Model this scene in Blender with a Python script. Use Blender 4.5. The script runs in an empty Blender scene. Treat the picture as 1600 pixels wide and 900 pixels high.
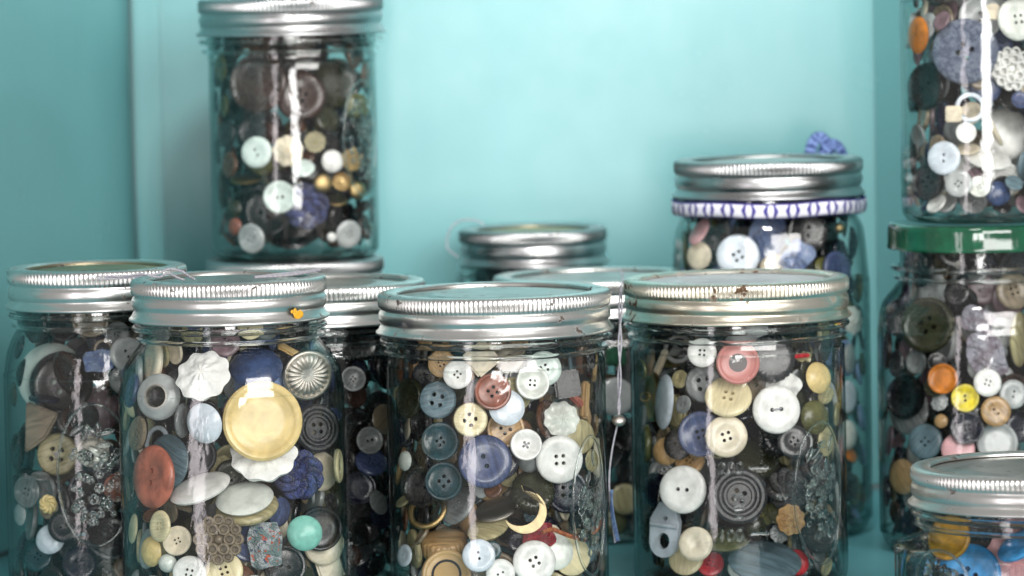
import bpy, bmesh, math, random
import numpy as np
from mathutils import Vector, Matrix

PI = math.pi
SC = bpy.context.scene
COL = SC.collection
rng = random.Random(11)
MM = 0.001

# ------------------------------------------------------------------ camera
F_PX, CX, CY = 7000.0, 800.0, 450.0
PITCH, ROLL = math.radians(4.49), math.radians(1.2)
CAM = np.array([0.0, 0.0, 250.0])                      # millimetres above the shelf
FWD = np.array([0, math.cos(PITCH), -math.sin(PITCH)])
U0 = np.array([0, math.sin(PITCH), math.cos(PITCH)])
R0 = np.array([1.0, 0, 0])
RGT = R0*math.cos(ROLL) - U0*math.sin(ROLL)
UPV = R0*math.sin(ROLL) + U0*math.cos(ROLL)
cd = bpy.data.cameras.new('camera')
cam = bpy.data.objects.new('camera', cd); COL.objects.link(cam)
cam.matrix_world = Matrix(((RGT[0], UPV[0], -FWD[0], 0), (RGT[1], UPV[1], -FWD[1], 0),
                           (RGT[2], UPV[2], -FWD[2], 0.25), (0, 0, 0, 1)))
cd.sensor_width = 36; cd.lens = F_PX/1600*36
cd.clip_start = 0.05; cd.clip_end = 20
cd.dof.use_dof = True; cd.dof.focus_distance = 1.625; cd.dof.aperture_fstop = 14
SC.camera = cam

# ------------------------------------------------------------------ world and lamps (soft window light, plus an added fill for the wall glow)
w = bpy.data.worlds.new('World'); SC.world = w; w.use_nodes = True
bgn = w.node_tree.nodes['Background']
bgn.inputs[0].default_value = (1.0, 0.98, 0.95, 1); bgn.inputs[1].default_value = 0.26

def area(name, loc, aim, sx, sy, power, col, spread=180):
    l = bpy.data.lights.new(name, 'AREA'); l.shape = 'RECTANGLE'; l.size = sx; l.size_y = sy
    l.energy = power; l.color = col; l.spread = math.radians(spread)
    o = bpy.data.objects.new(name, l); COL.objects.link(o)
    o.location = loc
    o.rotation_euler = (Vector(aim) - Vector(loc)).to_track_quat('-Z', 'Y').to_euler()
    return o
area('window_light', (-0.92, 0.0, 0.22), (-0.02, 1.80, 0.10), 0.22, 1.30, 3.6, (1.0, 0.91, 0.94))
area('room_light', (0.05, -0.55, 0.22), (0.02, 1.95, 0.19), 0.50, 0.46, 9.0, (1.0, 0.99, 0.97))
area('top_light', (0.75, 0.10, 0.72), (-0.05, 1.85, 0.12), 1.2, 0.8, 25, (1.0, 0.97, 0.95))
area('wall_glow_fill', (0.07, 1.30, 0.72), (0.035, 1.99, 0.215), 0.14, 0.14, 0.42, (1.0, 0.97, 0.96), 48)  # added lamp with no real source, brightens the back wall's upper middle

SC.render.engine = 'CYCLES'
SC.view_settings.view_transform = 'Standard'; SC.view_settings.look = 'None'
SC.view_settings.exposure = 0.38; SC.view_settings.gamma = 1.0; SC.view_settings.use_curve_mapping = False
cy = SC.cycles
cy.use_denoising = True; cy.max_bounces = 24; cy.diffuse_bounces = 4; cy.glossy_bounces = 6
cy.transmission_bounces = 14; cy.transparent_max_bounces = 48; cy.caustics_refractive = True; cy.caustics_reflective = False
cy.sample_clamp_indirect = 4.0; cy.blur_glossy = 0.5

def ray(px, py):
    d = FWD + RGT*((px-CX)/F_PX) + UPV*((CY-py)/F_PX)
    return d/np.linalg.norm(d)
def hit_z(px, py, z):
    d = ray(px, py); t = (z-CAM[2])/d[2]
    return CAM + d*t
def at_depth(px, py, y):
    d = ray(px, py); return CAM + d*(y/d[1])
def project(P):
    v = np.asarray(P)-CAM; z = v@FWD
    return CX+F_PX*(v@RGT)/z, CY-F_PX*(v@UPV)/z

# ------------------------------------------------------------------ materials
def lin(c):
    return tuple(((x/255)/12.92 if x/255 <= 0.04045 else ((x/255+0.055)/1.055)**2.4) for x in c)
def N(nt, t, **kw):
    n = nt.nodes.new(t)
    for k, v in kw.items(): setattr(n, k, v)
    return n
def L(nt, a, b): nt.links.new(a, b)
def val(nt, op, a, b=None, c=None, clamp=False):
    n = nt.nodes.new('ShaderNodeMath'); n.operation = op; n.use_clamp = clamp
    for i, x in enumerate((a, b, c)):
        if x is None: continue
        if isinstance(x, (int, float)): n.inputs[i].default_value = x
        else: nt.links.new(x, n.inputs[i])
    return n.outputs[0]
def mixc(nt, f, a, b):
    n = nt.nodes.new('ShaderNodeMix'); n.data_type = 'RGBA'
    for i, x in ((0, f), (6, a), (7, b)):
        if isinstance(x, (int, float)): n.inputs[i].default_value = x
        elif isinstance(x, tuple): n.inputs[i].default_value = (*x[:3], 1)
        else: nt.links.new(x, n.inputs[i])
    return n.outputs[2]
def newmat(name):
    m = bpy.data.materials.new(name); m.use_nodes = True
    return m, m.node_tree, m.node_tree.nodes['Principled BSDF']
def noise(nt, scale, detail=3, rough=0.55, vec=None, dist=0.0):
    n = N(nt, 'ShaderNodeTexNoise'); n.inputs['Scale'].default_value = scale
    n.inputs['Detail'].default_value = detail; n.inputs['Roughness'].default_value = rough
    n.inputs['Distortion'].default_value = dist
    if vec is not None: L(nt, vec, n.inputs['Vector'])
    return n.outputs['Fac']
def ramp(nt, f, p0, p1):
    n = N(nt, 'ShaderNodeMapRange'); n.inputs[1].default_value = p0; n.inputs[2].default_value = p1
    n.interpolation_type = 'SMOOTHSTEP'; L(nt, f, n.inputs[0]); return n.outputs[0]

def plastic(name, rgb, rough=0.32, var=0.16, sc=1.6, coat=0.0, trans=0.0, streak=False, rgb2=None):
    m, nt, b = newmat(name)
    tc = N(nt, 'ShaderNodeTexCoord'); oi = N(nt, 'ShaderNodeObjectInfo')
    add = N(nt, 'ShaderNodeVectorMath', operation='ADD'); L(nt, tc.outputs['Object'], add.inputs[0])
    mul = N(nt, 'ShaderNodeVectorMath', operation='SCALE'); mul.inputs[0].default_value = (17, 31, 7)
    L(nt, oi.outputs['Random'], mul.inputs['Scale']); L(nt, mul.outputs[0], add.inputs[1])
    vec = add.outputs[0]
    if streak:
        mp = N(nt, 'ShaderNodeMapping'); mp.inputs['Scale'].default_value = (0.6, 4.5, 1.0); L(nt, vec, mp.inputs[0]); vec = mp.outputs[0]
    c = lin(rgb); d = lin(rgb2) if rgb2 else tuple(x*(1-var*2.2) for x in c); e = tuple(min(1, x*(1+var)) for x in c)
    f = ramp(nt, noise(nt, sc, 4, 0.6, vec, 0.6), 0.3, 0.72)
    col = mixc(nt, f, d, e)
    sp = ramp(nt, noise(nt, 14, 2, 0.5, add.outputs[0]), 0.62, 0.75)
    col = mixc(nt, val(nt, 'MULTIPLY', sp, 0.22), col, tuple(x*0.45 for x in c))
    L(nt, col, b.inputs['Base Color'])
    rr = val(nt, 'MULTIPLY_ADD', noise(nt, 5, 3, 0.6, add.outputs[0]), 0.3, rough-0.12)
    L(nt, rr, b.inputs['Roughness'])
    b.inputs['Coat Weight'].default_value = coat; b.inputs['Coat Roughness'].default_value = 0.12
    b.inputs['Transmission Weight'].default_value = trans
    bp = N(nt, 'ShaderNodeBump'); bp.inputs['Strength'].default_value = 0.12; bp.inputs['Distance'].default_value = 0.02*MM*10
    L(nt, noise(nt, 9, 3, 0.6, add.outputs[0]), bp.inputs['Height']); L(nt, bp.outputs[0], b.inputs['Normal'])
    return m
PAL = {
 'white': ('white', (232, 232, 228)), 'cool_white': ('cool white', (214, 224, 234)), 'pearl': ('pearly white', (222, 226, 218)),
 'mint_white': ('pale mint', (208, 222, 216)), 'cream': ('cream', (232, 218, 176)), 'butter': ('butter yellow', (234, 208, 144)),
 'ivory': ('ivory', (226, 214, 190)), 'tan': ('tan', (186, 150, 104)), 'taupe': ('taupe', (132, 118, 98)), 'brown': ('brown', (96, 62, 42)),
 'dark_brown': ('dark brown', (52, 34, 28)), 'red_brown': ('reddish brown', (150, 88, 70)), 'black': ('black', (17, 17, 19)),
 'charcoal': ('charcoal', (44, 45, 48)), 'grey': ('grey', (120, 124, 124)), 'pale_grey': ('pale grey', (176, 180, 180)),
 'blue_grey': ('blue grey', (104, 128, 138)), 'slate': ('slate blue', (70, 82, 118)), 'navy': ('navy', (22, 26, 44)),
 'teal': ('dark teal', (22, 62, 70)), 'olive': ('olive', (96, 96, 56)), 'dark_olive': ('dark olive', (44, 46, 28)), 'green': ('green', (80, 120, 44)),
 'mint': ('mint green', (140, 208, 192)), 'orange': ('orange', (188, 108, 86)), 'amber': ('amber', (206, 120, 24)), 'yellow': ('bright yellow', (236, 214, 40)),
 'mustard': ('mustard yellow', (226, 168, 40)), 'pink': ('pink', (222, 140, 134)), 'rose': ('pale rose', (232, 178, 182)), 'red': ('red', (200, 40, 52)),
 'pale_blue': ('pale blue', (150, 174, 220)), 'blue': ('blue', (52, 72, 112)), 'sky': ('sky blue', (70, 160, 226)), 'mauve': ('mauve', (128, 104, 112)),
 'bottle': ('bottle green', (16, 74, 50)), 'khaki': ('khaki', (176, 166, 126)),
}
MAT = {}
for k, (nm, rgb) in PAL.items():
    pearl = k in ('pearl', 'mint_white', 'pale_grey', 'cool_white')
    MAT[k] = plastic('plastic_'+k, rgb, rough=0.3 if sum(rgb) > 300 else 0.24, var=0.10 if sum(rgb) > 500 else 0.2,
                     coat=0.5 if pearl else 0.15, streak=k in ('taupe', 'tan', 'brown', 'grey', 'cream', 'khaki', 'slate', 'blue_grey'))
def metal(name, rgb, rough, spots=None, spot_col=(0.05, 0.03, 0.02), sp0=0.62, tarnish=0.0, tcol=(0.4, 0.35, 0.2), sscale=260, brush=0.0):
    m, nt, b = newmat(name)
    tc = N(nt, 'ShaderNodeTexCoord'); g = tc.outputs['Object']
    b.inputs['Metallic'].default_value = 1.0
    col = rgb
    if tarnish:
        col = mixc(nt, val(nt, 'MULTIPLY', ramp(nt, noise(nt, 28, 4, 0.6, g, 0.5), 0.35, 0.7), tarnish), rgb, tcol)
    rv = val(nt, 'MULTIPLY_ADD', noise(nt, 60, 4, 0.65, g), 0.22, rough-0.1)
    if spots:
        s = ramp(nt, noise(nt, sscale, 3, 0.6, g), sp0, sp0+0.06)
        s2 = ramp(nt, noise(nt, 40, 2, 0.5, g), 0.46, 0.58)
        s = val(nt, 'MULTIPLY', val(nt, 'MULTIPLY', s, s2), spots)
        col = mixc(nt, s, col, spot_col)
        L(nt, val(nt, 'SUBTRACT', 1.0, s), b.inputs['Metallic'])
        rv = val(nt, 'ADD', rv, val(nt, 'MULTIPLY', s, 0.4))
    if isinstance(col, tuple): b.inputs['Base Color'].default_value = (*col, 1)
    else: L(nt, col, b.inputs['Base Color'])
    L(nt, rv, b.inputs['Roughness'])
    bp = N(nt, 'ShaderNodeBump'); bp.inputs['Strength'].default_value = 0.4; bp.inputs['Distance'].default_value = 0.2*MM
    mp = N(nt, 'ShaderNodeMapping'); mp.inputs['Scale'].default_value = (1, 1, 1); L(nt, g, mp.inputs[0])
    L(nt, noise(nt, 150, 4, 0.6, mp.outputs[0]), bp.inputs['Height']); L(nt, bp.outputs[0], b.inputs['Normal'])
    return m
M_ZINC = metal('zinc_band', (0.84, 0.84, 0.82), 0.31, spots=0.95, tarnish=0.45, tcol=(0.50, 0.50, 0.47), sp0=0.6)
M_ZINC_DARK = metal('dull_zinc', (0.50, 0.51, 0.51), 0.30, spots=0.8, tarnish=0.4, tcol=(0.25, 0.26, 0.27))
M_GOLDISH = metal('rusting_band', (0.88, 0.85, 0.76), 0.30, spots=1.0, spot_col=(0.10, 0.05, 0.02), sp0=0.535, tarnish=0.6, tcol=(0.58, 0.52, 0.36), sscale=210)
M_BRASS = metal('brass', (0.50, 0.36, 0.17), 0.30, tarnish=0.5, tcol=(0.35, 0.22, 0.08))
M_SILVER = metal('aged_silver', (0.70, 0.67, 0.62), 0.33, tarnish=0.6, tcol=(0.3, 0.26, 0.2))
M_DISC_GOLD = metal('gold_lid_disc', (0.48, 0.40, 0.22), 0.38, spots=0.6, tarnish=0.6, tcol=(0.15, 0.13, 0.1))
M_DISC_GREY = metal('grey_lid_disc', (0.60, 0.60, 0.58), 0.34, spots=0.5, tarnish=0.5, tcol=(0.3, 0.3, 0.29))
M_DISC_WHITE = plastic('white_lid_disc', (205, 210, 212), 0.35, 0.06, 60)

def green_enamel():
    m, nt, b = newmat('green_enamel')
    tc = N(nt, 'ShaderNodeTexCoord')
    f = ramp(nt, noise(nt, 90, 4, 0.6, tc.outputs['Object']), 0.4, 0.75)
    L(nt, mixc(nt, f, (0.003, 0.065, 0.030), (0.005, 0.11, 0.05)), b.inputs['Base Color'])
    b.inputs['Roughness'].default_value = 0.16; b.inputs['Coat Weight'].default_value = 0.8
    bp = N(nt, 'ShaderNodeBump'); bp.inputs['Strength'].default_value = 0.6; bp.inputs['Distance'].default_value = 0.7*MM
    L(nt, noise(nt, 110, 2, 0.5, tc.outputs['Object']), bp.inputs['Height']); L(nt, bp.outputs[0], b.inputs['Normal'])
    return m
M_GREEN = green_enamel()

def paint(name, base, rough, sheen=0.5):
    m, nt, b = newmat(name)
    tc = N(nt, 'ShaderNodeTexCoord'); g = tc.outputs['Object']
    mp = N(nt, 'ShaderNodeMapping'); mp.inputs['Scale'].default_value = (1, 1, 0.12); L(nt, g, mp.inputs[0])
    f = noise(nt, 12, 5, 0.6, g)
    L(nt, mixc(nt, f, tuple(x*0.9 for x in base), tuple(min(1, x*1.1) for x in base)), b.inputs['Base Color'])
    L(nt, val(nt, 'MULTIPLY_ADD', noise(nt, 30, 3, 0.6, g), 0.12, rough-0.06), b.inputs['Roughness'])
    b.inputs['Specular IOR Level'].default_value = sheen
    bp = N(nt, 'ShaderNodeBump'); bp.inputs['Strength'].default_value = 0.25; bp.inputs['Distance'].default_value = 0.3*MM
    L(nt, noise(nt, 90, 4, 0.6, mp.outputs[0]), bp.inputs['Height']); L(nt, bp.outputs[0], b.inputs['Normal'])
    return m
M_WALL = paint('turquoise_paint', (0.160, 0.385, 0.398), 0.25, 0.45)
M_SIDE = M_WALL
M_SHELF = paint('shelf_paint', (0.150, 0.460, 0.510), 0.36, 0.6)

def thin_glass():
    m = bpy.data.materials.new('jar_glass'); m.use_nodes = True; nt = m.node_tree; nt.nodes.clear()
    out = N(nt, 'ShaderNodeOutputMaterial')
    lw = N(nt, 'ShaderNodeLayerWeight'); lw.inputs['Blend'].default_value = 0.5
    tc = N(nt, 'ShaderNodeTexCoord')
    bp = N(nt, 'ShaderNodeBump'); bp.inputs['Strength'].default_value = 0.5; bp.inputs['Distance'].default_value = 1.2*MM
    mp = N(nt, 'ShaderNodeMapping'); mp.inputs['Scale'].default_value = (1, 1, 0.55); L(nt, tc.outputs['Object'], mp.inputs[0])
    L(nt, noise(nt, 75, 3, 0.5, mp.outputs[0], 0.4), bp.inputs['Height'])
    L(nt, bp.outputs[0], lw.inputs['Normal'])
    fac = val(nt, 'MULTIPLY_ADD', val(nt, 'POWER', lw.outputs['Facing'], 4.5), 0.75, 0.045, clamp=True)
    lw2 = N(nt, 'ShaderNodeLayerWeight'); lw2.inputs['Blend'].default_value = 0.5
    tint = mixc(nt, val(nt, 'POWER', lw2.outputs['Facing'], 4.0, clamp=True), (0.985, 0.99, 0.985), (0.22, 0.42, 0.40))
    tr = N(nt, 'ShaderNodeBsdfTransparent'); L(nt, tint, tr.inputs[0])
    gl = N(nt, 'ShaderNodeBsdfGlossy'); gl.inputs['Roughness'].default_value = 0.06; L(nt, bp.outputs[0], gl.inputs['Normal'])
    sm = N(nt, 'ShaderNodeBsdfDiffuse'); sm.inputs[0].default_value = (0.75, 0.76, 0.74, 1)
    sf = val(nt, 'MULTIPLY', ramp(nt, noise(nt, 38, 5, 0.7, tc.outputs['Object'], 1.2), 0.52, 0.75), 0.014)
    ms = N(nt, 'ShaderNodeMixShader'); L(nt, sf, ms.inputs[0]); L(nt, tr.outputs[0], ms.inputs[1]); L(nt, sm.outputs[0], ms.inputs[2]); tr = ms
    mx = N(nt, 'ShaderNodeMixShader'); L(nt, fac, mx.inputs[0]); L(nt, tr.outputs[0], mx.inputs[1]); L(nt, gl.outputs[0], mx.inputs[2])
    L(nt, mx.outputs[0], out.inputs['Surface'])
    return m
M_GLASS = thin_glass()
def solid_glass():
    m, nt, b = newmat('thick_glass')
    b.inputs['Base Color'].default_value = (0.93, 0.98, 0.965, 1); b.inputs['Transmission Weight'].default_value = 1
    b.inputs['Roughness'].default_value = 0.02; b.inputs['IOR'].default_value = 1.46
    return m
M_THICK = solid_glass()
def cloth(name, cols, scale=180, bump=0.7):
    m, nt, b = newmat(name)
    tc = N(nt, 'ShaderNodeTexCoord'); g = tc.outputs['Object']
    c = mixc(nt, ramp(nt, noise(nt, scale, 2, 0.5, g), 0.42, 0.58), lin(cols[0]), lin(cols[1]))
    if len(cols) > 2: c = mixc(nt, ramp(nt, noise(nt, scale*1.7, 2, 0.5, g), 0.6, 0.66), c, lin(cols[2]))
    if len(cols) > 3:
        mp = N(nt, 'ShaderNodeMapping'); mp.inputs['Location'].default_value = (3, 5, 1); L(nt, g, mp.inputs[0])
        c = mixc(nt, ramp(nt, noise(nt, scale*1.4, 2, 0.5, mp.outputs[0]), 0.62, 0.68), c, lin(cols[3]))
    L(nt, c, b.inputs['Base Color']); b.inputs['Roughness'].default_value = 0.85
    b.inputs['Sheen Weight'].default_value = 0.2
    bp = N(nt, 'ShaderNodeBump'); bp.inputs['Strength'].default_value = bump; bp.inputs['Distance'].default_value = 0.02
    L(nt, noise(nt, scale*3, 2, 0.6, g), bp.inputs['Height']); L(nt, bp.outputs[0], b.inputs['Normal'])
    return m
MAT['brass'] = M_BRASS; MAT['silver'] = M_SILVER
PAL['brass'] = ('brass', None); PAL['silver'] = ('silver', None)
MAT['c_navy'] = cloth('navy_cord', [(28, 36, 92), (66, 82, 150)], 3)
MAT['c_fleck'] = cloth('flecked_cloth', [(200, 206, 212), (120, 150, 150), (224, 96, 60), (60, 90, 130)], 3.2)
MAT['c_white'] = cloth('white_cloth', [(246, 246, 243), (236, 236, 233)], 2, 0.15)
MAT['c_red'] = cloth('red_cloth', [(206, 44, 60), (170, 24, 44)], 3)
MAT['c_mauve'] = cloth('mauve_cloth', [(140, 128, 142), (178, 176, 190)], 2)
MAT['c_blue'] = cloth('blue_cloth', [(110, 138, 196), (150, 172, 214)], 2)
MAT['c_slate'] = cloth('slate_cloth', [(96, 108, 136), (136, 148, 172)], 6)
MAT['c_black'] = cloth('black_cord', [(20, 21, 24), (48, 52, 58)], 3)
MAT['c_coral'] = cloth('coral_cloth', [(214, 110, 76), (180, 80, 56)], 3)
MAT['c_tan'] = cloth('tan_cloth', [(222, 178, 110), (196, 146, 84)], 3)
M_THREAD = cloth('white_thread', [(244, 242, 248), (226, 222, 240)], 900)
M_THREAD_BLUE = cloth('blue_thread', [(120, 158, 206), (84, 120, 180)], 900)
M_ORANGE_CORD = cloth('orange_cord', [(232, 122, 40), (196, 88, 24)], 900)

def ringed(name, a, b_, r0, r1):
    m, nt, b = newmat(name)
    tc = N(nt, 'ShaderNodeTexCoord'); s = N(nt, 'ShaderNodeSeparateXYZ'); L(nt, tc.outputs['Object'], s.inputs[0])
    r = val(nt, 'SQRT', val(nt, 'ADD', val(nt, 'POWER', s.outputs[0], 2.0), val(nt, 'POWER', s.outputs[1], 2.0)))
    f = val(nt, 'MULTIPLY', val(nt, 'GREATER_THAN', r, r0), val(nt, 'LESS_THAN', r, r1))
    n = noise(nt, 2.2, 4, 0.6, tc.outputs['Object'])
    ca = mixc(nt, n, tuple(x*0.8 for x in lin(a)), lin(a))
    L(nt, mixc(nt, f, ca, lin(b_)), b.inputs['Base Color']); b.inputs['Roughness'].default_value = 0.3
    return m
MAT['tan_ring'] = ringed('tan_with_black_ring', (206, 170, 118), (26, 26, 34), 0.50, 0.60)
MAT['pink_ring'] = ringed('pink_with_dark_weave', (206, 136, 130), (70, 60, 62), 0.0, 0.42)

def tie_material(name='printed_ribbon', dark=(66, 60, 140), pale=(226, 226, 236)):
    m, nt, b = newmat(name)
    tc = N(nt, 'ShaderNodeTexCoord'); s = N(nt, 'ShaderNodeSeparateXYZ'); L(nt, tc.outputs['UV'], s.inputs[0])
    u = val(nt, 'FRACT', s.outputs[0]); v = val(nt, 'ABSOLUTE', val(nt, 'MULTIPLY_ADD', s.outputs[1], 2.0, -1.0))
    h = val(nt, 'LESS_THAN', val(nt, 'ABSOLUTE', val(nt, 'SUBTRACT', u, 0.33)), val(nt, 'MULTIPLY_ADD', v, 0.17, 0.15))
    l = val(nt, 'LESS_THAN', val(nt, 'ABSOLUTE', val(nt, 'SUBTRACT', u, 0.83)), val(nt, 'MULTIPLY_ADD', v, -0.05, 0.145))
    edge = val(nt, 'LESS_THAN', v, 0.90)
    f = val(nt, 'MULTIPLY', val(nt, 'MAXIMUM', h, l), edge)
    L(nt, mixc(nt, f, lin(dark), lin(pale)), b.inputs['Base Color']); b.inputs['Roughness'].default_value = 0.8
    return m
M_TIE = tie_material(); M_TIE2 = tie_material('printed_ribbon_knot', (14, 36, 104), (120, 146, 200))

# ------------------------------------------------------------------ object helpers
def link(name, mesh, parent=None, mats=()):
    o = bpy.data.objects.new(name, mesh); COL.objects.link(o)
    for m in mats: mesh.materials.append(m)
    if parent: o.parent = parent
    return o
def tag(o, label=None, cat=None, group=None, kind=None):
    if label: o['label'] = label
    if cat: o['category'] = cat
    if group: o['group'] = group
    if kind: o['kind'] = kind
    return o
def finish(bm, name, sharp=40):
    bmesh.ops.recalc_face_normals(bm, faces=bm.faces)
    me = bpy.data.meshes.new(name); bm.to_mesh(me); bm.free()
    me.polygons.foreach_set('use_smooth', [True]*len(me.polygons))
    if sharp: me.set_sharp_from_angle(angle=math.radians(sharp))
    return me
def revolve(prof, seg, name, fn=None, closed=False, sharp=50, s=1.0):
    """prof: list of (r, z); r == 0 gives a pole"""
    bm = bmesh.new(); rings = []
    for i, (r, z) in enumerate(prof):
        if r < 1e-6: rings.append([bm.verts.new((0, 0, z*s))]); continue
        ring = []
        for k in range(seg):
            a = 2*PI*k/seg; rr, zz = fn(r, z, a, i) if fn else (r, z)
            ring.append(bm.verts.new((rr*math.cos(a)*s, rr*math.sin(a)*s, zz*s)))
        rings.append(ring)
    pairs = list(zip(rings, rings[1:]))
    if closed: pairs.append((rings[-1], rings[0]))
    for A, B in pairs:
        for k in range(seg):
            k2 = (k+1) % seg
            if len(A) == 1 and len(B) == 1: continue
            if len(A) == 1: bm.faces.new((A[0], B[k], B[k2]))
            elif len(B) == 1: bm.faces.new((A[k], B[0], A[k2]))
            else: bm.faces.new((A[k], B[k], B[k2], A[k2]))
    return finish(bm, name, sharp)

# ------------------------------------------------------------------ button meshes, radius 1, face towards +z
def holed(name, prof, nh, hr=0.085, off=0.17, seg=40, hseg=12, rot=PI/4):
    """prof: outline from the inner top circle over the rim to the inner bottom circle"""
    bm = bmesh.new(); rings = []
    for r, z in prof:
        rings.append([bm.verts.new((r*math.cos(2*PI*k/seg), r*math.sin(2*PI*k/seg), z)) for k in range(seg)])
    for A, B in zip(rings, rings[1:]):
        for k in range(seg): bm.faces.new((A[k], B[k], B[(k+1) % seg], A[(k+1) % seg]))
    if nh == 0: cs = []
    elif nh == 2: cs = [(off, 0), (-off, 0)]
    else: cs = [(off*1.25*math.cos(rot+PI/2*i), off*1.25*math.sin(rot+PI/2*i)) for i in range(4)]
    tz, bz = prof[0][1], prof[-1][1]; H = []
    for cx, cy in cs:
        t = [bm.verts.new((cx+hr*math.cos(2*PI*k/hseg), cy+hr*math.sin(2*PI*k/hseg), tz)) for k in range(hseg)]
        u = [bm.verts.new((cx+hr*math.cos(2*PI*k/hseg), cy+hr*math.sin(2*PI*k/hseg), bz)) for k in range(hseg)]
        for k in range(hseg): bm.faces.new((t[k], t[(k+1) % hseg], u[(k+1) % hseg], u[k]))
        H.append((t, u))
    for ring, which in ((rings[0], 0), (rings[-1], 1)):
        if not H:
            bm.faces.new(ring if which else ring[::-1]); continue
        es = []
        for loop in [ring]+[h[which] for h in H]:
            for k in range(len(loop)):
                e = bm.edges.get((loop[k], loop[(k+1) % len(loop)])) or bm.edges.new((loop[k], loop[(k+1) % len(loop)]))
                es.append(e)
        bmesh.ops.triangle_fill(bm, use_beauty=True, edges=es)
    return finish(bm, name, 38)
T = {}
def rimprof(t, rim=0.80, rec=0.5):
    h = t/2
    return [(rim-0.08, h-t*rec*0.5), (rim, h-t*0.12), (rim+0.05, h), (0.94, h-t*0.02), (0.985, h-t*0.2), (1.0, 0), (0.97, -h*0.6), (0.86, -h), (0.5, -h)]
def flatprof(t):
    h = t/2
    return [(0.42, h-t*0.14), (0.52, h-t*0.03), (0.72, h), (0.92, h-t*0.1), (0.985, h-t*0.3), (1.0, -t*0.05), (0.95, -h*0.75), (0.8, -h), (0.5, -h)]
def dishprof(t):
    h = t/2
    return [(0.34, h-t*0.5), (0.5, h-t*0.42), (0.72, h-t*0.2), (0.86, h), (0.95, h-t*0.04), (1.0, h-t*0.35), (0.97, -h*0.3), (0.8, -h*0.8), (0.45, -h)]
T['h4'] = holed('button_flat4', flatprof(0.30), 4)
T['h2'] = holed('button_flat2', flatprof(0.28), 2, hr=0.09, off=0.19)
T['h4r'] = holed('button_rim4', rimprof(0.34), 4, hr=0.1, off=0.2)
T['h2r'] = holed('button_rim2', rimprof(0.32), 2, hr=0.1, off=0.2)
T['d4'] = holed('button_dish4', dishprof(0.36), 4, hr=0.08, off=0.15)
T['d2'] = holed('button_dish2', dishprof(0.34), 2, hr=0.1, off=0.17)
T['big4'] = holed('button_bighole', flatprof(0.42), 4, hr=0.13, off=0.27, rot=0.3)
T['plate'] = holed('button_plate', [(0.5, 0.07), (0.76, 0.07), (0.80, 0.10), (0.84, 0.14), (0.92, 0.15), (0.985, 0.10), (1.0, 0.0), (0.96, -0.09), (0.8, -0.13), (0.5, -0.13)], 0)
T['plain'] = revolve([(0, 0.15), (0.4, 0.14), (0.75, 0.105), (0.92, 0.06), (1.0, -0.02), (0.96, -0.09), (0.7, -0.12), (0, -0.12)], 40, 'button_plain')
T['dome'] = revolve([(0, 0.34), (0.3, 0.32), (0.6, 0.24), (0.82, 0.13), (0.96, 0.0), (1.0, -0.08), (0.95, -0.14), (0.6, -0.16), (0, -0.16)], 40, 'button_dome')
T['bead'] = revolve([(0, 0.8)]+[(math.cos(a)*1.0, math.sin(a)*0.8) for a in [PI/2*(1-i/8) for i in range(1, 16)]]+[(0, -0.8)], 28, 'bead')
T['concentric'] = holed('button_rings', [(0.42, 0.06), (0.46, 0.12), (0.54, 0.12), (0.58, 0.08), (0.64, 0.13), (0.70, 0.13), (0.74, 0.09), (0.80, 0.14), (0.90, 0.14), (1.0, 0.06), (1.0, -0.04), (0.9, -0.12), (0.5, -0.12)], 4, hr=0.09, off=0.17)
def fluted_fn(r, z, a, i):
    return (r, z + (0.05*abs(math.sin(11*a)) if i in (3, 4, 5) else 0))
T['fluted'] = revolve([(0, 0.13), (0.10, 0.15), (0.26, 0.14), (0.32, 0.12), (0.55, 0.17), (0.80, 0.10), (0.84, 0.06), (0.90, 0.14), (0.97, 0.12), (1.0, 0.03), (0.94, -0.10), (0.5, -0.14), (0, -0.14)], 132, 'button_fluted', fluted_fn, sharp=60)
T['drum'] = revolve([(0, 0.42), (0.7, 0.42), (0.9, 0.38), (1.0, 0.3), (1.0, -0.3), (0.9, -0.4), (0, -0.4)], 96, 'button_drum', lambda r, z, a, i: (r*(1+0.03*math.sin(24*a)) if r > 0.85 else r, z), sharp=60)
T['eyelet'] = revolve([(0.44, -0.2), (0.44, 0.20), (0.50, 0.26), (0.60, 0.26), (0.66, 0.20), (0.84, 0.15), (0.96, 0.05), (1.0, -0.08), (0.92, -0.2), (0.7, -0.24)], 40, 'button_ring', closed=True)
T['crescent'] = revolve([(0.72, -0.07), (0.72, 0.08), (0.80, 0.12), (0.92, 0.12), (1.0, 0.04), (1.0, -0.04), (0.92, -0.12), (0.8, -0.12)], 48, 'button_hoop', closed=True)
def petal():
    bm = bmesh.new(); n = 60; R = []
    for j in range(10):
        t = j/9; ring = []
        for k in range(n):
            a = 2*PI*k/n; r = t*(1-0.0)*(1+0.05*t*math.cos(9*a)); z = 0.36*(1-t*t)+0.09*math.sin(t*8)*(0.5+0.5*math.cos(9*a+t*5))
            ring.append(bm.verts.new((r*math.cos(a), r*math.sin(a), z)) if j else None)
        if j == 0: ring = [bm.verts.new((0, 0, 0.36))]
        R.append(ring)
    last = [bm.verts.new((v.co.x*0.9, v.co.y*0.9, -0.16)) for v in R[-1]]; R.append(last)
    for A, B in zip(R, R[1:]):
        for k in range(n):
            k2 = (k+1) % n
            if len(A) == 1: bm.faces.new((A[0], B[k], B[k2]))
            else: bm.faces.new((A[k], B[k], B[k2], A[k2]))
    bm.faces.new(last); return finish(bm, 'button_flower', 60)
T['petal'] = petal()
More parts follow.
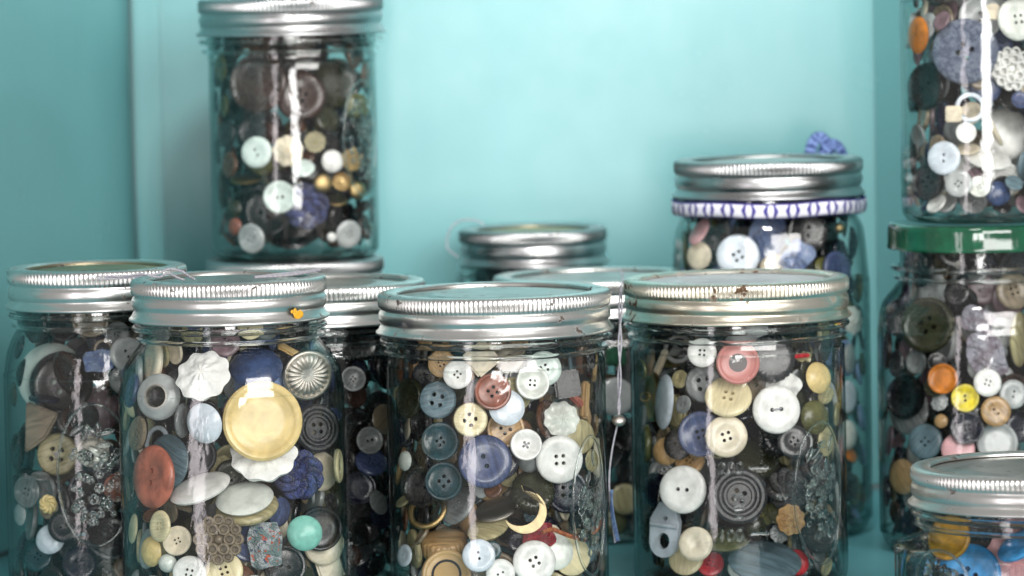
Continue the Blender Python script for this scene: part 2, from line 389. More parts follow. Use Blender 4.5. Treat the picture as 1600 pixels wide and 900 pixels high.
def tube(bm, pts, r, seg=8, closed=False, rad=None):
    P = [Vector(p) for p in pts]; n = len(P); rings = []; up = None
    for i in range(n):
        t = (P[(i+1) % n]-P[i-1]) if closed else (P[min(i+1, n-1)]-P[max(i-1, 0)])
        t.normalize()
        if up is None: up = t.orthogonal().normalized()
        up = (up - t*up.dot(t)).normalized(); bi = t.cross(up); rr = rad[i] if rad else r
        rings.append([bm.verts.new(P[i]+(up*math.cos(2*PI*k/seg)+bi*math.sin(2*PI*k/seg))*rr) for k in range(seg)])
    idx = list(zip(range(n-1), range(1, n)))
    if closed:                                          # match the frame twist at the seam
        best = min(range(seg), key=lambda s: (rings[-1][0].co-rings[0][s].co).length)
        for k in range(seg): bm.faces.new((rings[-1][k], rings[0][(k+best) % seg], rings[0][(k+1+best) % seg], rings[-1][(k+1) % seg]))
    for i, j in idx:
        for k in range(seg): bm.faces.new((rings[i][k], rings[j][k], rings[j][(k+1) % seg], rings[i][(k+1) % seg]))
    if not closed: bm.faces.new(rings[0][::-1]); bm.faces.new(rings[-1])
def knot():
    bm = bmesh.new(); pts = []
    for i in range(220):
        a = 2*PI*i/220; q = 3*a; r = 0.56+0.26*math.cos(8*a/1.0)
        pts.append((r*math.cos(q), r*math.sin(q), 0.24*math.sin(8*a)+0.1))
    tube(bm, pts, 0.17, 8, True)
    b2 = bmesh.ops.create_uvsphere(bm, u_segments=20, v_segments=10, radius=0.62)
    for v in b2['verts']: v.co.z *= 0.6
    return finish(bm, 'button_knot', 60)
T['knot'] = knot()
def lattice():
    bm = bmesh.new()
    for ring_r, m, rr in ((0.78, 12, 0.17), (0.44, 6, 0.19)):
        for i in range(m):
            a = 2*PI*i/m
            tube(bm, [(ring_r*math.cos(a)+rr*math.cos(b), ring_r*math.sin(a)+rr*math.sin(b), 0.12*(1-ring_r)+0.1) for b in [2*PI*k/14 for k in range(14)]], 0.065, 6, True)
    bmesh.ops.create_uvsphere(bm, u_segments=16, v_segments=8, radius=0.2)
    r = bmesh.ops.create_cone(bm, cap_ends=True, segments=40, radius1=0.88, radius2=0.86, depth=0.12)
    for v in r['verts']: v.co.z -= 0.1
    return finish(bm, 'button_lattice', 60)
T['lattice'] = lattice()
def slab(name, outline, t, bev=0.05, bulge=0.0):
    bm = bmesh.new()
    a = [bm.verts.new((x, y, -t/2)) for x, y in outline]; f = bm.faces.new(a)
    r = bmesh.ops.extrude_face_region(bm, geom=[f])
    for v in [g for g in r['geom'] if isinstance(g, bmesh.types.BMVert)]: v.co.z += t
    bmesh.ops.bevel(bm, geom=bm.edges[:], offset=bev, segments=2, affect='EDGES')
    return finish(bm, name, 50)
T['triangle'] = slab('toggle_triangle', [(-0.62, -0.95), (0.30, -0.55), (0.98, 0.18), (-0.18, 0.95)], 0.34, 0.08)
T['square'] = slab('button_square', [(-0.8, -0.8), (0.8, -0.8), (0.8, 0.8), (-0.8, 0.8)], 0.3, 0.12)
T['bar'] = slab('toggle_bar', [(-1, -0.26), (1, -0.26), (1, 0.26), (-1, 0.26)], 0.4, 0.12)
T['moon'] = slab('button_crescent', [(math.cos(a), math.sin(a)) for a in [-2.1+k*0.168 for k in range(26)]]+[(-0.34+0.94*math.cos(a)*0.98, 0.12+0.92*math.sin(a)) for a in [1.9-k*0.158 for k in range(25)]], 0.26, 0.035)
def clasp():
    out = [(math.cos(a)*0.58, math.sin(a)*0.58-0.42) for a in [PI+PI*k/12 for k in range(13)]]+[(0.58, 0.35), (0.30, 0.98), (-0.30, 0.98), (-0.62, 0.35)]
    bm = bmesh.new(); t = 0.2
    hole = [(0.26*math.cos(2*PI*k/12), 0.30*math.sin(2*PI*k/12)-0.40) for k in range(12)]
    hole2 = [(0.09*math.cos(2*PI*k/8), 0.09*math.sin(2*PI*k/8)+0.42) for k in range(8)]
    L3 = []
    for z in (t/2, -t/2):
        loops = []
        for lp in (out, hole, hole2): loops.append([bm.verts.new((x, y, z)) for x, y in lp])
        es = [bm.edges.new((lp[k], lp[(k+1) % len(lp)])) for lp in loops for k in range(len(lp))]
        bmesh.ops.triangle_fill(bm, use_beauty=True, edges=es); L3.append(loops)
    for A, B in zip(*L3):
        for k in range(len(A)): bm.faces.new((A[k], A[(k+1) % len(A)], B[(k+1) % len(A)], B[k]))
    r = bmesh.ops.create_cone(bm, cap_ends=True, segments=16, radius1=0.1, radius2=0.1, depth=1.1)
    for v in r['verts']: v.co = Vector((v.co.z, v.co.x*0.9+0.18, v.co.y+0.14))
    return finish(bm, 'garter_clasp', 40)
T['clasp'] = clasp()
def scrap(seed, sx=1.0, sy=1.0, amp=0.22):
    bm = bmesh.new(); n = 22; R = random.Random(seed); ph = [R.uniform(0, 6) for _ in range(8)]
    def z(x, y): return amp*(math.sin(3.1*x+ph[0]+1.5*y)+0.7*math.sin(4.7*y+ph[1]-2*x)+0.4*math.sin(8*x+ph[2])+0.3*math.sin(9*y+ph[3]+4*x))*0.6
    G = {}
    for s in (0.03, -0.03):
        for i in range(n+1):
            for j in range(n+1):
                x = (i/n*2-1)*sx; y = (j/n*2-1)*sy
                e = (1-0.05*math.sin(5*y+ph[4])-0.05*math.sin(6*x+ph[5]))*(1-0.16*(x/sx*y/sy)**2)
                G[s, i, j] = bm.verts.new((x*e*0.92, y*e*0.92, z(x, y)+s))
        for i in range(n):
            for j in range(n):
                f = [G[s, i, j], G[s, i+1, j], G[s, i+1, j+1], G[s, i, j+1]]
                bm.faces.new(f if s > 0 else f[::-1])
    edge = [(i, 0) for i in range(n)]+[(n, j) for j in range(n)]+[(i, n) for i in range(n, 0, -1)]+[(0, j) for j in range(n, 0, -1)]
    for a, b in zip(edge, edge[1:]+edge[:1]):
        bm.faces.new((G[0.03, *a], G[-0.03, *a], G[-0.03, *b], G[0.03, *b]))
    return finish(bm, 'fabric_piece', 70)
T['scrap'] = scrap(3, 0.72, 1.0); T['scrap2'] = scrap(8, 1.0, 0.7, 0.26)
def fisheye():
    bm = bmesh.new(); seg = 40
    prof = [(0, -0.16), (0.7, -0.15), (0.95, -0.08), (1.0, 0.02), (0.93, 0.12), (0.8, 0.155)]
    rings = []
    for r, z in prof: rings.append([bm.verts.new((0, 0, z))] if r == 0 else [bm.verts.new((r*math.cos(2*PI*k/seg), r*math.sin(2*PI*k/seg), z)) for k in range(seg)])
    for A, B in zip(rings, rings[1:]):
        for k in range(seg):
            k2 = (k+1) % seg
            if len(A) == 1: bm.faces.new((A[0], B[k], B[k2]))
            else: bm.faces.new((A[k], B[k], B[k2], A[k2]))
    for t in (0.75, 0.5, 0.25, 0.12):                      # the eye-shaped dip
        ring = [bm.verts.new(((0.8*t)*math.cos(2*PI*k/seg)*(0.26+0.74*t), 0.8*(t*0.8+0.03)*math.sin(2*PI*k/seg), 0.155-0.16*(1-t)**1.2*(1 if t < 0.6 else 0.1))) for k in range(seg)]
        A = rings[-1]
        for k in range(seg): bm.faces.new((A[k], ring[k], ring[(k+1) % seg], A[(k+1) % seg]))
        rings.append(ring)
    bm.faces.new(rings[-1]); return finish(bm, 'button_fisheye', 45)
T['fisheye'] = fisheye()
THK = {'h4': .30, 'h2': .28, 'h4r': .34, 'h2r': .32, 'd4': .36, 'd2': .34, 'big4': .42, 'plate': .30, 'plain': .28, 'dome': .5, 'bead': 1.5, 'concentric': .28,
       'fluted': .32, 'drum': .84, 'eyelet': .5, 'crescent': .26, 'petal': .55, 'knot': .95, 'lattice': .45, 'triangle': .36, 'square': .32, 'bar': .42,
       'clasp': .4, 'moon': .28, 'scrap': .5, 'scrap2': .5, 'fisheye': .32}

# ------------------------------------------------------------------ the cupboard
YW = 1990.0
XL, XR = at_depth(213, 400, YW)[0], at_depth(1368, 400, YW)[0]
def wallbox(name, p0, p1, thick, z0, z1, mat):
    """vertical board from p0 to p1 (mm, plan), thickened to the left of p0->p1"""
    a = np.array(p0, float); b = np.array(p1, float); d = (b-a)/np.linalg.norm(b-a); n = np.array([-d[1], d[0]])*thick
    bm = bmesh.new(); pl = [a, b, b+n, a+n]
    lo = [bm.verts.new((p[0]*MM, p[1]*MM, z0*MM)) for p in pl]; hi = [bm.verts.new((p[0]*MM, p[1]*MM, z1*MM)) for p in pl]
    bm.faces.new(lo[::-1]); bm.faces.new(hi)
    for k in range(4): bm.faces.new((lo[k], lo[(k+1) % 4], hi[(k+1) % 4], hi[k]))
    bmesh.ops.bevel(bm, geom=bm.edges[:], offset=1.2*MM, segments=2, affect='EDGES')
    return link(name, finish(bm, name, 30), None, [mat])
o = wallbox('back_wall', (XL-60, YW), (XR+60, YW), 14, 2, 420, M_WALL)
tag(o, 'turquoise painted back panel of the cupboard behind the jars', 'cupboard panel')
al = math.radians(15)
o = wallbox('side_wall', (XL-330*math.sin(al), YW-330*math.cos(al)), (XL, YW-0.6), 14, 2, 420, M_SIDE)
tag(o, 'turquoise painted side panel at left of the cupboard with a dark corner joint', 'cupboard panel')
ar = math.radians(40)
o = wallbox('side_wall', (XR+300*math.sin(ar), YW-300*math.cos(ar)), (XR, YW-0.6), -14, 2, 420, M_SIDE)
tag(o, 'turquoise painted side panel angled behind the green-lidded jar', 'cupboard panel')
o = wallbox('corner_trim', (XL+1.4, YW-7), (XL+13.5, YW-7), 6.6, 3, 418, M_WALL)
tag(o, 'narrow upright turquoise trim strip in the left back corner of the cupboard', 'trim strip')
bm = bmesh.new(); bmesh.ops.create_cube(bm, size=1)
for v in bm.verts: v.co = Vector((v.co.x*0.95, 1.775+v.co.y*0.56, -0.011+v.co.z*0.022))
bmesh.ops.bevel(bm, geom=bm.edges[:], offset=0.002, segments=2, affect='EDGES')
o = link('shelf', finish(bm, 'shelf', 30), None, [M_SHELF]); tag(o, 'turquoise painted shelf board the jars stand on', 'shelf', kind='structure')

# ------------------------------------------------------------------ jars
def band_mesh(R, k=1.0):
    kn = int(2*PI*R/1.75); seg = kn*4
    P = [(R-6.6, -1.5), (R-6.8, -0.6), (R-6.2, -0.1), (R-3.5, 0.0), (R-1.3, -0.05), (R-0.5, -0.35), (R-0.15, -0.9), (R, -1.5), (R, -3.0), (R, -4.6), (R-0.1, -5.4), (R-0.7, -6.0),
         (R-0.8, -6.4), (R-0.25, -7.0), (R+0.05, -8.0), (R+0.1, -9.6), (R-0.15, -10.6), (R-0.75, -11.3), (R-0.8, -11.8), (R-0.4, -12.4), (R+0.0, -13.2), (R+0.5, -14.0), (R+1.2, -14.5), (R+1.25, -15.1), (R+0.8, -15.5), (R+0.1, -15.4),
         (R-0.5, -14.6), (R-1.6, -12.0), (R-1.5, -2.0), (R-2.5, -1.6)]
    def fn(r, z, a, i):
        if 6 <= i <= 10: r = r + (0.30 if i in (7, 8, 9) else 0.16)*math.cos(kn*a)
        if 12 <= i <= 20: z = z + 0.75*math.sin(a+0.6)*(1-abs(i-16)/5)*1.0
        return r, z*k
    return revolve(P, seg, 'lid_band', fn, closed=True, sharp=60, s=MM)
def disc_mesh(R):
    P = [(0, -1.2), (R*0.45, -1.2), (R*0.50, -0.9), (R*0.58, -0.9), (R*0.62, -1.5), (R*0.74, -1.6), (R*0.78, -1.9), (R-8.0, -1.9), (R-7.2, -1.7), (R-2.2, -1.75), (R-2.2, -2.1), (0, -2.3)]
    return revolve(P, 96, 'lid_disc', s=MM)
JARS = {}
def wide_profile(Rb, H, Rn):
    return [(Rb*0.80, 0.6), (Rb*0.90, 0.2), (Rb*0.965, 2.0), (Rb, 7.0), (Rb, H*0.35), (Rb, H-31), (Rb-0.3, H-27.5), (Rn-3.2, H-24.5), (Rn-3.6, H-21), (Rn-3.0, H-19.2), (Rn-3.2, H-16), (Rn-3.2, H-3)]
def sloped_profile(Rb, H, Rn):
    return [(Rb*0.76, 0.6), (Rb*0.86, 0.2), (Rb*0.945, 2.6), (Rb*0.99, 8.0), (Rb, 14), (Rb, H*0.62), (Rb*0.99, H*0.68), (Rb*0.955, H-33), (Rn+(Rb-Rn)*0.28-1.5, H-27.5), (Rn-3.4, H-22.5), (Rn-3.0, H-19.2), (Rn-3.2, H-16), (Rn-3.2, H-3)]
def smooth_prof(P, n=4):
    out = []
    for i in range(len(P)-1):
        p0, p1, p2, p3 = P[max(i-1, 0)], P[i], P[i+1], P[min(i+2, len(P)-1)]
        for j in range(n):
            t = j/n
            out.append(tuple(0.5*((2*p1[c])+(-p0[c]+p2[c])*t+(2*p0[c]-5*p1[c]+4*p2[c]-p3[c])*t*t+(-p0[c]+3*p1[c]-3*p2[c]+p3[c])*t**3) for c in (0, 1)))
    out.append(P[-1]); return out
def jar(key, lid_px, hw_px, h, body_px, style, label, band_mat, disc_mat, z0=0.0, centre=None, tiltdeg=0, facets=0, Hjar=None, band=True, bandk=1.0):
    if centre is None: c = hit_z(lid_px[0], lid_px[1], h)
    else: c = np.array([centre[0], centre[1], h])
    sc_ = F_PX/((c-CAM)@FWD)
    R = hw_px/sc_ - 1.2; Rb = body_px/sc_; H = h - z0
    root = bpy.data.objects.new('glass_jar', None); COL.objects.link(root)
    root.empty_display_size = 0.02
    root.location = (c[0]*MM, c[1]*MM, z0*MM)
    tag(root, label, 'jar', 'jars of buttons')
    outer = (wide_profile if style == 'wide' else sloped_profile)(Rb, H, R)
    so = smooth_prof(outer); si = [(max(r-1.3, 0.5), max(z, 3.0)) for r, z in smooth_prof(outer)][6:]
    prof = [(0, 1.6), (Rb*0.6, 1.2), (Rb*0.72, 0.2)]+so+[(so[-1][0]-0.6, so[-1][1]+0.6), (so[-1][0]-1.2, so[-1][1])]+si[::-1]+[(0, 2.9)]
    wob = (rng.uniform(0, 6), rng.uniform(0, 6))
    def fn(r, z, a, i):
        r = r*(1+0.004*math.cos(2*a+wob[0])+0.0022*math.cos(3*a+wob[1]+z*0.02))
        if facets and r > Rb*0.9: r = r*(1-0.028*(0.5+0.5*math.cos(facets*a+0.5))**3)
        return r, z
    body = link('glass_body', revolve(prof, 128, 'glass_body', fn, sharp=70, s=MM), root, [M_GLASS])
    # solid glass beads of the neck and the thick heel of the base
    def torus(rr, z, a, b, nm):
        q = [(rr+a*math.cos(t), z+b*math.sin(t)) for t in [2*PI*k/14 for k in range(14)]]
        return link(nm, revolve(q, 128, nm, closed=True, sharp=0, s=MM), root, [M_THICK])
    torus(R-1.4, H-15.4*bandk-2.6, 1.7, 1.25, 'neck_bead')
    torus(R-1.9, H-15.4*bandk-6.6, 1.0, 0.9, 'neck_bead')
    q = [(Rb*0.60, 0.35), (Rb*0.76, 0.25), (Rb*0.88, 1.2), (Rb*0.92, 2.2), (Rb*0.88, 2.75), (Rb*0.6, 2.4)]
    link('glass_base', revolve([(r-0.9, z+0.05) for r, z in q], 96, 'glass_base', closed=True, s=MM), root, [M_THICK])
    if band:
        b = link('lid_band', band_mesh(R, k=bandk), root, [band_mat]); b.location.z = H*MM
        b.rotation_euler.z = rng.uniform(0, 6)
        d = link('lid_disc', disc_mesh(R), root, [disc_mat]); d.location.z = H*MM; d.parent = root
    zs = [p[1] for p in so]; rs = [p[0]-1.55 for p in so]
    order = np.argsort(zs); zs = np.array(zs)[order]; rs = np.array(rs)[order]
    J = dict(root=root, c=np.array([c[0], c[1], z0]), R=R, Rb=Rb, H=H, zs=zs, rs=rs, sc=sc_, C=[], key=key)
    JARS[key] = J
    return J
jar('A', (151, 415), 144, 127, 151, 'slope', 'leftmost jar, shoulders sloped, dark brass-coloured disc in its silver lid band', M_ZINC, M_DISC_GOLD, facets=0)
jar('B', (357, 432), 157, 127, 180, 'slope', 'square-shouldered front jar with a yellow stain on its silver lid band', M_ZINC, M_DISC_GREY, facets=4)
jar('C', (772, 453), 186, 118, 171, 'wide', 'straight-sided front jar in the centre with the widest silver lid band', M_ZINC, M_DISC_GREY)
jar('D', (1150, 432), 180, 118, 168, 'wide', 'front jar with rust-speckled yellowish lid band and embossed measuring marks', M_GOLDISH, M_DISC_WHITE)
jar('N', (508, 438), 160, 118, 150, 'wide', 'dark-filled jar half hidden between the stained-band jar and the centre jar', M_ZINC, M_DISC_GREY)
jar('H', (930, 428), 164, 109, 152, 'wide', 'low jar behind the centre jar, thread hanging from its pale green lid', M_ZINC, M_DISC_GREY)
jar('I', (832, 356), 119, 123, 112, 'slope', 'smallest jar, at the back wall, with a dull dark silver lid', M_ZINC_DARK, M_DISC_GOLD)
jar('E', (1200, 247), 151, 156, 155, 'slope', 'tall jar at the back with a printed ribbon tied under its lid band', M_ZINC_DARK, M_DISC_GREY)
jar('S', (460, 402), 143, 116, 135, 'wide', 'jar at the foot of the left stack, only its dull lid showing', M_ZINC_DARK, M_DISC_GREY)
cS = JARS['S']['c']
jar('F', None, 148, 226, 131, 'wide', 'upper jar of the left stack, dark and brass-coloured buttons inside', M_ZINC_DARK, M_DISC_GREY, z0=116.2, centre=(cS[0]+1.0, cS[1]))
jar('J', (1530, 345), 143, 132, 162, 'slope', 'tall jar with a green screw lid, another jar standing on it', M_ZINC, M_DISC_GREY, band=False)
cJ = JARS['J']['c']
jar('K', None, 140, 248, 131, 'wide', 'upper jar standing on the green lid, filled with white and grey buttons', M_ZINC, M_DISC_GREY, z0=132.4, centre=(cJ[0]+2.5, cJ[1]))
jar('G', (1618, 725), 200, 62, 222, 'wide', 'lowest front jar, cut by the lower right corner, bright yellow, blue and pink pieces', M_ZINC, M_DISC_GREY, bandk=0.86)
# green lid
J = JARS['J']; R = J['R']+1.0
P = [(0, -1.0), (R-7, -1.0), (R-5.5, -0.2), (R-3, 0.0), (R-1.0, -0.2), (R-0.1, -1.2), (R, -3.0), (R, -8.0), (R+0.5, -9.2), (R+0.3, -10.3), (R-0.8, -10.4), (R-1.6, -9.6), (R-1.8, -3), (0, -2.4)]
b = link('lid', revolve(P, 160, 'green_lid', lambda r, z, a, i: (r*(1+0.0045*math.cos(4*a+1))+(0.12*math.sin(60*a) if i in (6, 7) else 0), z), s=MM), J['root'], [M_GREEN]); b.location.z = J['H']*MM

# wide jars need their neck opening closed to the placement test: radius inside at a height
def rin(J, z): return np.interp(z, J['zs'], J['rs'])

# ------------------------------------------------------------------ packing: slide each piece along a line of sight until it rests against the glass or its neighbours
def disc_pts(c, n, r, h):
    n = n/np.linalg.norm(n); a = np.cross(n, [0, 0, 1.0]); 
    if np.linalg.norm(a) < 1e-3: a = np.array([1.0, 0, 0])
    a /= np.linalg.norm(a); b = np.cross(n, a); out = []
    for rr, m in ((0, 1), (0.55, 6), (1.0, 14)):
        for k in range(m):
            t = 2*PI*k/m+rr; p = c+(a*math.cos(t)+b*math.sin(t))*rr*r
            out.append(p+n*h/2); out.append(p-n*h/2)
    return np.array(out)
def fits(J, pts):
    z = pts[:, 2]-J['c'][2]
    if z.min() < 3.3 or z.max() > J['H']-4.0: return False
    r = np.hypot(pts[:, 0]-J['c'][0], pts[:, 1]-J['c'][1])
    return bool((r <= rin(J, z)).all())
def collides(J, c, n, r, h, pts, slack=0.12):
    m = len(J['C'])
    if m == 0: return False
    if 'cc' not in J: J['cc'] = np.zeros((900, 4)); J['m'] = 0
    while J['m'] < m:
        e = J['C'][J['m']]; J['cc'][J['m']] = (*e[0], e[2]); J['m'] += 1
    A = J['cc'][:m]; dd = A[:, :3]-c
    for i in np.nonzero((dd*dd).sum(1) < (A[:, 3]+r+1)**2)[0]:
        c2, n2, r2, h2, p2 = J['C'][i]
        q = pts-c2; zz = q@n2; rr2 = (q*q).sum(1)-zz*zz
        if ((np.abs(zz) < h2/2-slack) & (rr2 < (r2-slack)**2)).any(): return True
        q = p2-c; zz = q@n; rr2 = (q*q).sum(1)-zz*zz
        if ((np.abs(zz) < h/2-slack) & (rr2 < (r-slack)**2)).any(): return True
    return False
def hides(J, pts, only, k):
    c0 = pts.mean(0); rc = np.sqrt(((pts-c0)**2).sum(1).max()); fw = (c0-CAM)/np.linalg.norm(c0-CAM)
    for i, (c2, n2, r2, h2, p2) in enumerate(J['C'][:only]):
        w_ = c2-c0; al_ = w_@fw
        if al_ < -6 or w_@w_-al_*al_ > (rc+r2+1.5)**2: continue
        v = pts-CAM; den = v@n2; den = np.where(np.abs(den) < 1e-6, 1e-6, den); t = ((c2-CAM)@n2)/den
        q = CAM+v*t[:, None]-c2
        if ((t > 1.0) & ((q*q).sum(1) < (r2*k)**2)).any(): return True
    return False
def slide(J, d, n, r, h, tmax=None, step=0.7, only=None, k=0.9):
    """first free place along the ray CAM + t*d inside the jar"""
    A = CAM[:2]-J['c'][:2]; dd = d[:2]; Rr = J['Rb']
    qa = dd@dd; qb = 2*A@dd; qc = A@A-Rr*Rr; disc = qb*qb-4*qa*qc
    if disc <= 0: return None
    t0 = (-qb-math.sqrt(disc))/(2*qa); t1 = (-qb+math.sqrt(disc))/(2*qa)
    if tmax: t1 = min(t1, t0+tmax)
    t = t0+1.5
    base = disc_pts(np.zeros(3), n, r, h)
    while t < t1:
        c = CAM+d*t; pts = base+c
        if fits(J, pts) and not hides(J, pts[::2], only, k) and not collides(J, c, n, r, h, pts): return c
        t += step
    return None
def frame(n, spin=0.0):
    z = Vector(n).normalized(); x = Vector(RGT) - z*Vector(RGT).dot(z)
    if x.length < 0.05: x = Vector(UPV)-z*Vector(UPV).dot(z)
    x.normalize(); y = z.cross(x); c, s = math.cos(spin), math.sin(spin)
    x2 = x*c+y*s; y2 = y*c-x*s
    return Matrix((x2, y2, z)).transposed()
def nrm_view(yaw, pitch):
    yw, pt = math.radians(yaw), math.radians(pitch)
    v = -FWD*math.cos(yw)*math.cos(pt)+RGT*math.sin(yw)*math.cos(pt)+UPV*math.sin(pt)
    return v/np.linalg.norm(v)
HERO = []; NAMECAT = {'bead': ('bead', 'bead'), 'scrap': ('fabric_scrap', 'fabric scrap'), 'scrap2': ('fabric_scrap', 'fabric scrap'), 'clasp': ('garter_clasp', 'clasp'),
           'bar': ('toggle_button', 'toggle'), 'triangle': ('toggle_button', 'toggle'), 'crescent': ('ring_buckle', 'ring')}
def hero(jk, px, py, rpx, typ, colour, label, short=None, yp=None, spin=None, deep=0):
    J = JARS[jk]; r = rpx/J['sc']*0.985; h = THK[typ]*r; d = ray(px, py)
    Pm = CAM+d*np.linalg.norm(J['c'][:2]-CAM[:2])
    u = (Pm-J['c'])@R0; s = max(-0.95, min(0.95, u/(J['Rb']-2)))
    if yp is None: yp = (math.degrees(math.asin(s))*0.62+rng.uniform(-5, 5), rng.uniform(-6, 10))
    n = nrm_view(*yp)
    c = None
    cxp = project(J['c']+np.array([0, 0, J['H']/2]))
    for k in range(12):
        d = ray(px+(cxp[0]-px)*0.035*k, py+(cxp[1]-py)*0.02*k)
        c = slide(J, d, n, r, h, k=0.82 if k < 6 else 0.6)
        if c is not None: break
        n = nrm_view(yp[0]*(1-k*0.07)+u*0.1*k, yp[1]*(1-k*0.07)); r *= 0.965; h = THK[typ]*r
    if c is None: print('no room:', label); return
    J['C'].append((c, n, r, h, disc_pts(c, n, r, h)))
    nm, cat = NAMECAT.get(typ, ('button', 'button'))
    if typ == 'knot': nm, cat = 'knot_button', 'button'
    o = bpy.data.objects.new(nm, T[typ]); COL.objects.link(o)
    if not T[typ].materials: T[typ].materials.append(MAT['white'])
    o.material_slots[0].link = 'OBJECT'; o.material_slots[0].material = MAT[colour]
    M = frame(n, rng.uniform(0, 2*PI) if spin is None else math.radians(spin)).to_4x4()
    o.matrix_world = Matrix.Translation(Vector(c)*MM) @ M @ Matrix.Scale(r*MM, 4)
    tag(o, label, cat, 'pieces kept in the jars')
    qx, qy = project(c)
    HERO.append(dict(o=o, px=qx, py=qy, short=short, jar=jk, typ=typ)); return o
# ---- pieces one can tell apart, front ones first: jar, x, y, radius in the photograph, shape, colour, label, short name
hero('A', 57, 664, 43, 'triangle', 'taupe', 'brown wooden triangular toggle above the khaki button in the leftmost jar', 'the wooden triangle', (-14, 5), 12)
hero('A', 90, 710, 34, 'big4', 'khaki', 'khaki four-hole button stitched with thread, low in the leftmost jar', 'the khaki four-hole button', (-12, 4), 20)
hero('A', 96, 600, 52, 'h4r', 'black', 'large black rimmed button under a pale crescent in the leftmost jar', 'the large black rimmed button', (-10, 8))
hero('A', 38, 770, 27, 'concentric', 'grey', 'grey ridged four-hole button at the left side of the leftmost jar', 'the grey ridged button', (-34, 0))
hero('A', 76, 788, 16, 'knot', 'butter', 'small pale yellow knot button under the khaki button', 'the pale yellow knot', None)
hero('A', 100, 822, 26, 'h2', 'black', 'round black button near the floor of the leftmost jar', 'the low black button', (-8, 10))
hero('A', 198, 553, 27, 'h2', 'pale_grey', 'pale grey two-hole button high at the right of the leftmost jar', 'the pale grey two-hole button', (18, 5), -60)
hero('A', 155, 563, 26, 'scrap', 'c_blue', 'blue striped cloth scrap high in the leftmost jar', 'the blue striped scrap', (0, 5))
hero('A', 80, 590, 56, 'plain', 'mint_white', 'pale disc showing as a crescent above the large black rimmed button', 'the pale crescent disc', (-10, 8))
hero('A', 78, 842, 24, 'dome', 'cool_white', 'white domed button behind the low black one in the leftmost jar', 'the low white dome', (-14, 15))
hero('A', 152, 640, 38, 'dome', 'mauve', 'mauve domed button in the middle of the leftmost jar', 'the mauve dome', (4, 5))
hero('A', 172, 842, 38, 'plate', 'charcoal', 'charcoal dish-shaped button with a pale edge, low right in the leftmost jar', 'the charcoal dish', (14, 32))
hero('A', 182, 762, 22, 'plain', 'red_brown', 'reddish brown button at the right side of the leftmost jar', 'the reddish brown side button', (30, 0))
hero('A', 16, 812, 20, 'plain', 'pale_grey', 'pale grey button edge against the left glass of the leftmost jar', 'the pale edge at left', (-55, 0))
hero('A', 145, 705, 26, 'fluted', 'silver', 'silver fluted button behind the embossed mark of the leftmost jar', 'the silver fluted button in the leftmost jar', (5, 5))
hero('A', 205, 610, 18, 'dome', 'navy', 'small navy domed button below the pale grey two-hole button', 'the small navy dome', None)
hero('A', 60, 870, 24, 'h4', 'teal', 'dark teal button at the bottom left of the leftmost jar', None, (-20, 20))
hero('A', 125, 880, 28, 'h4', 'navy', 'navy four-hole button at the bottom of the leftmost jar', None, (0, 20))
# stained-band jar
hero('B', 410, 658, 63, 'plate', 'butter', 'largest button, butter yellow with a raised rim, in the stained-band jar', 'the large butter yellow button', (3, 2))
hero('B', 480, 586, 41, 'fluted', 'silver', 'silver button with radiating flutes beside the large butter yellow one', 'the silver fluted button', (20, -12))
hero('B', 247, 620, 37, 'eyelet', 'pale_grey', 'grey pearl button with a hollow metal-lined centre, upper left of the stained-band jar', 'the hollow-centred grey button', (-20, 5))
hero('B', 476, 833, 28, 'dome', 'mint', 'smooth mint green domed button low in the stained-band jar', 'the mint green dome', (6, 4))
hero('B', 240, 745, 50, 'h2', 'orange', 'large orange two-hole button turned sideways at left of the stained-band jar', 'the large orange button', (-48, 2), 80)
hero('B', 342, 843, 40, 'lattice', 'taupe', 'brownish pierced openwork button low in the stained-band jar', 'the pierced openwork button', (-4, 6))
hero('B', 250, 822, 25, 'h4', 'cream', 'cream four-hole button turned left, under the large orange button', 'the turned cream button', (-48, 4), 0)
hero('B', 277, 845, 24, 'd4', 'ivory', 'ivory four-hole button left of the pierced openwork button', 'the ivory button', (-16, 14), 25)
hero('B', 296, 895, 27, 'h4', 'white', 'white four-hole button at the bottom left of the stained-band jar', 'the low white four-hole button', (-8, 8))
hero('B', 262, 880, 15, 'bead', 'pearl', 'small round white bead between the ivory and low white buttons', 'the small white bead', None)
hero('B', 318, 588, 43, 'petal', 'c_white', 'large soft white cloth button upper left of the butter yellow button', 'the large white cloth button', (-14, 30), 30)
hero('B', 318, 662, 32, 'dome', 'cool_white', 'cool white domed button left of the large butter yellow one', 'the cool white dome', (-28, -10))
hero('B', 500, 826, 36, 'plate', 'charcoal', 'charcoal dish button half covered by the mint green dome', 'the charcoal dish behind the mint dome', (10, 2))
hero('B', 412, 712, 52, 'petal', 'c_white', 'white frilled edge button peeping out below the butter yellow one', 'the white frilled button', (0, 42))
hero('B', 312, 762, 50, 'plain', 'white', 'white button seen edge-on as a slanting bar in the stained-band jar', 'the slanting white edge', (-40, 62))
hero('B', 382, 778, 46, 'plain', 'pearl', 'pearly white oval button tilted under the white frilled one', 'the tilted pearly oval', (-12, 58))
hero('B', 386, 793, 50, 'h4', 'khaki', 'khaki disc lying under the tilted pearly oval', None, (-12, 62))
hero('B', 466, 742, 42, 'knot', 'c_navy', 'dark blue cord knot right of centre in the stained-band jar', 'the dark blue cord knot', (10, 6))
hero('B', 528, 740, 36, 'dome', 'ivory', 'ivory domed button against the right glass of the stained-band jar', 'the ivory dome at right', (40, 4))
hero('B', 413, 850, 40, 'scrap', 'c_fleck', 'pale cloth scrap flecked with orange and blue, beside the openwork button', 'the flecked scrap', (0, 8), 5)
hero('B', 516, 855, 38, 'h4', 'ivory', 'ivory button behind the charcoal dish in the stained-band jar', 'the ivory button behind the dish', (24, 4))
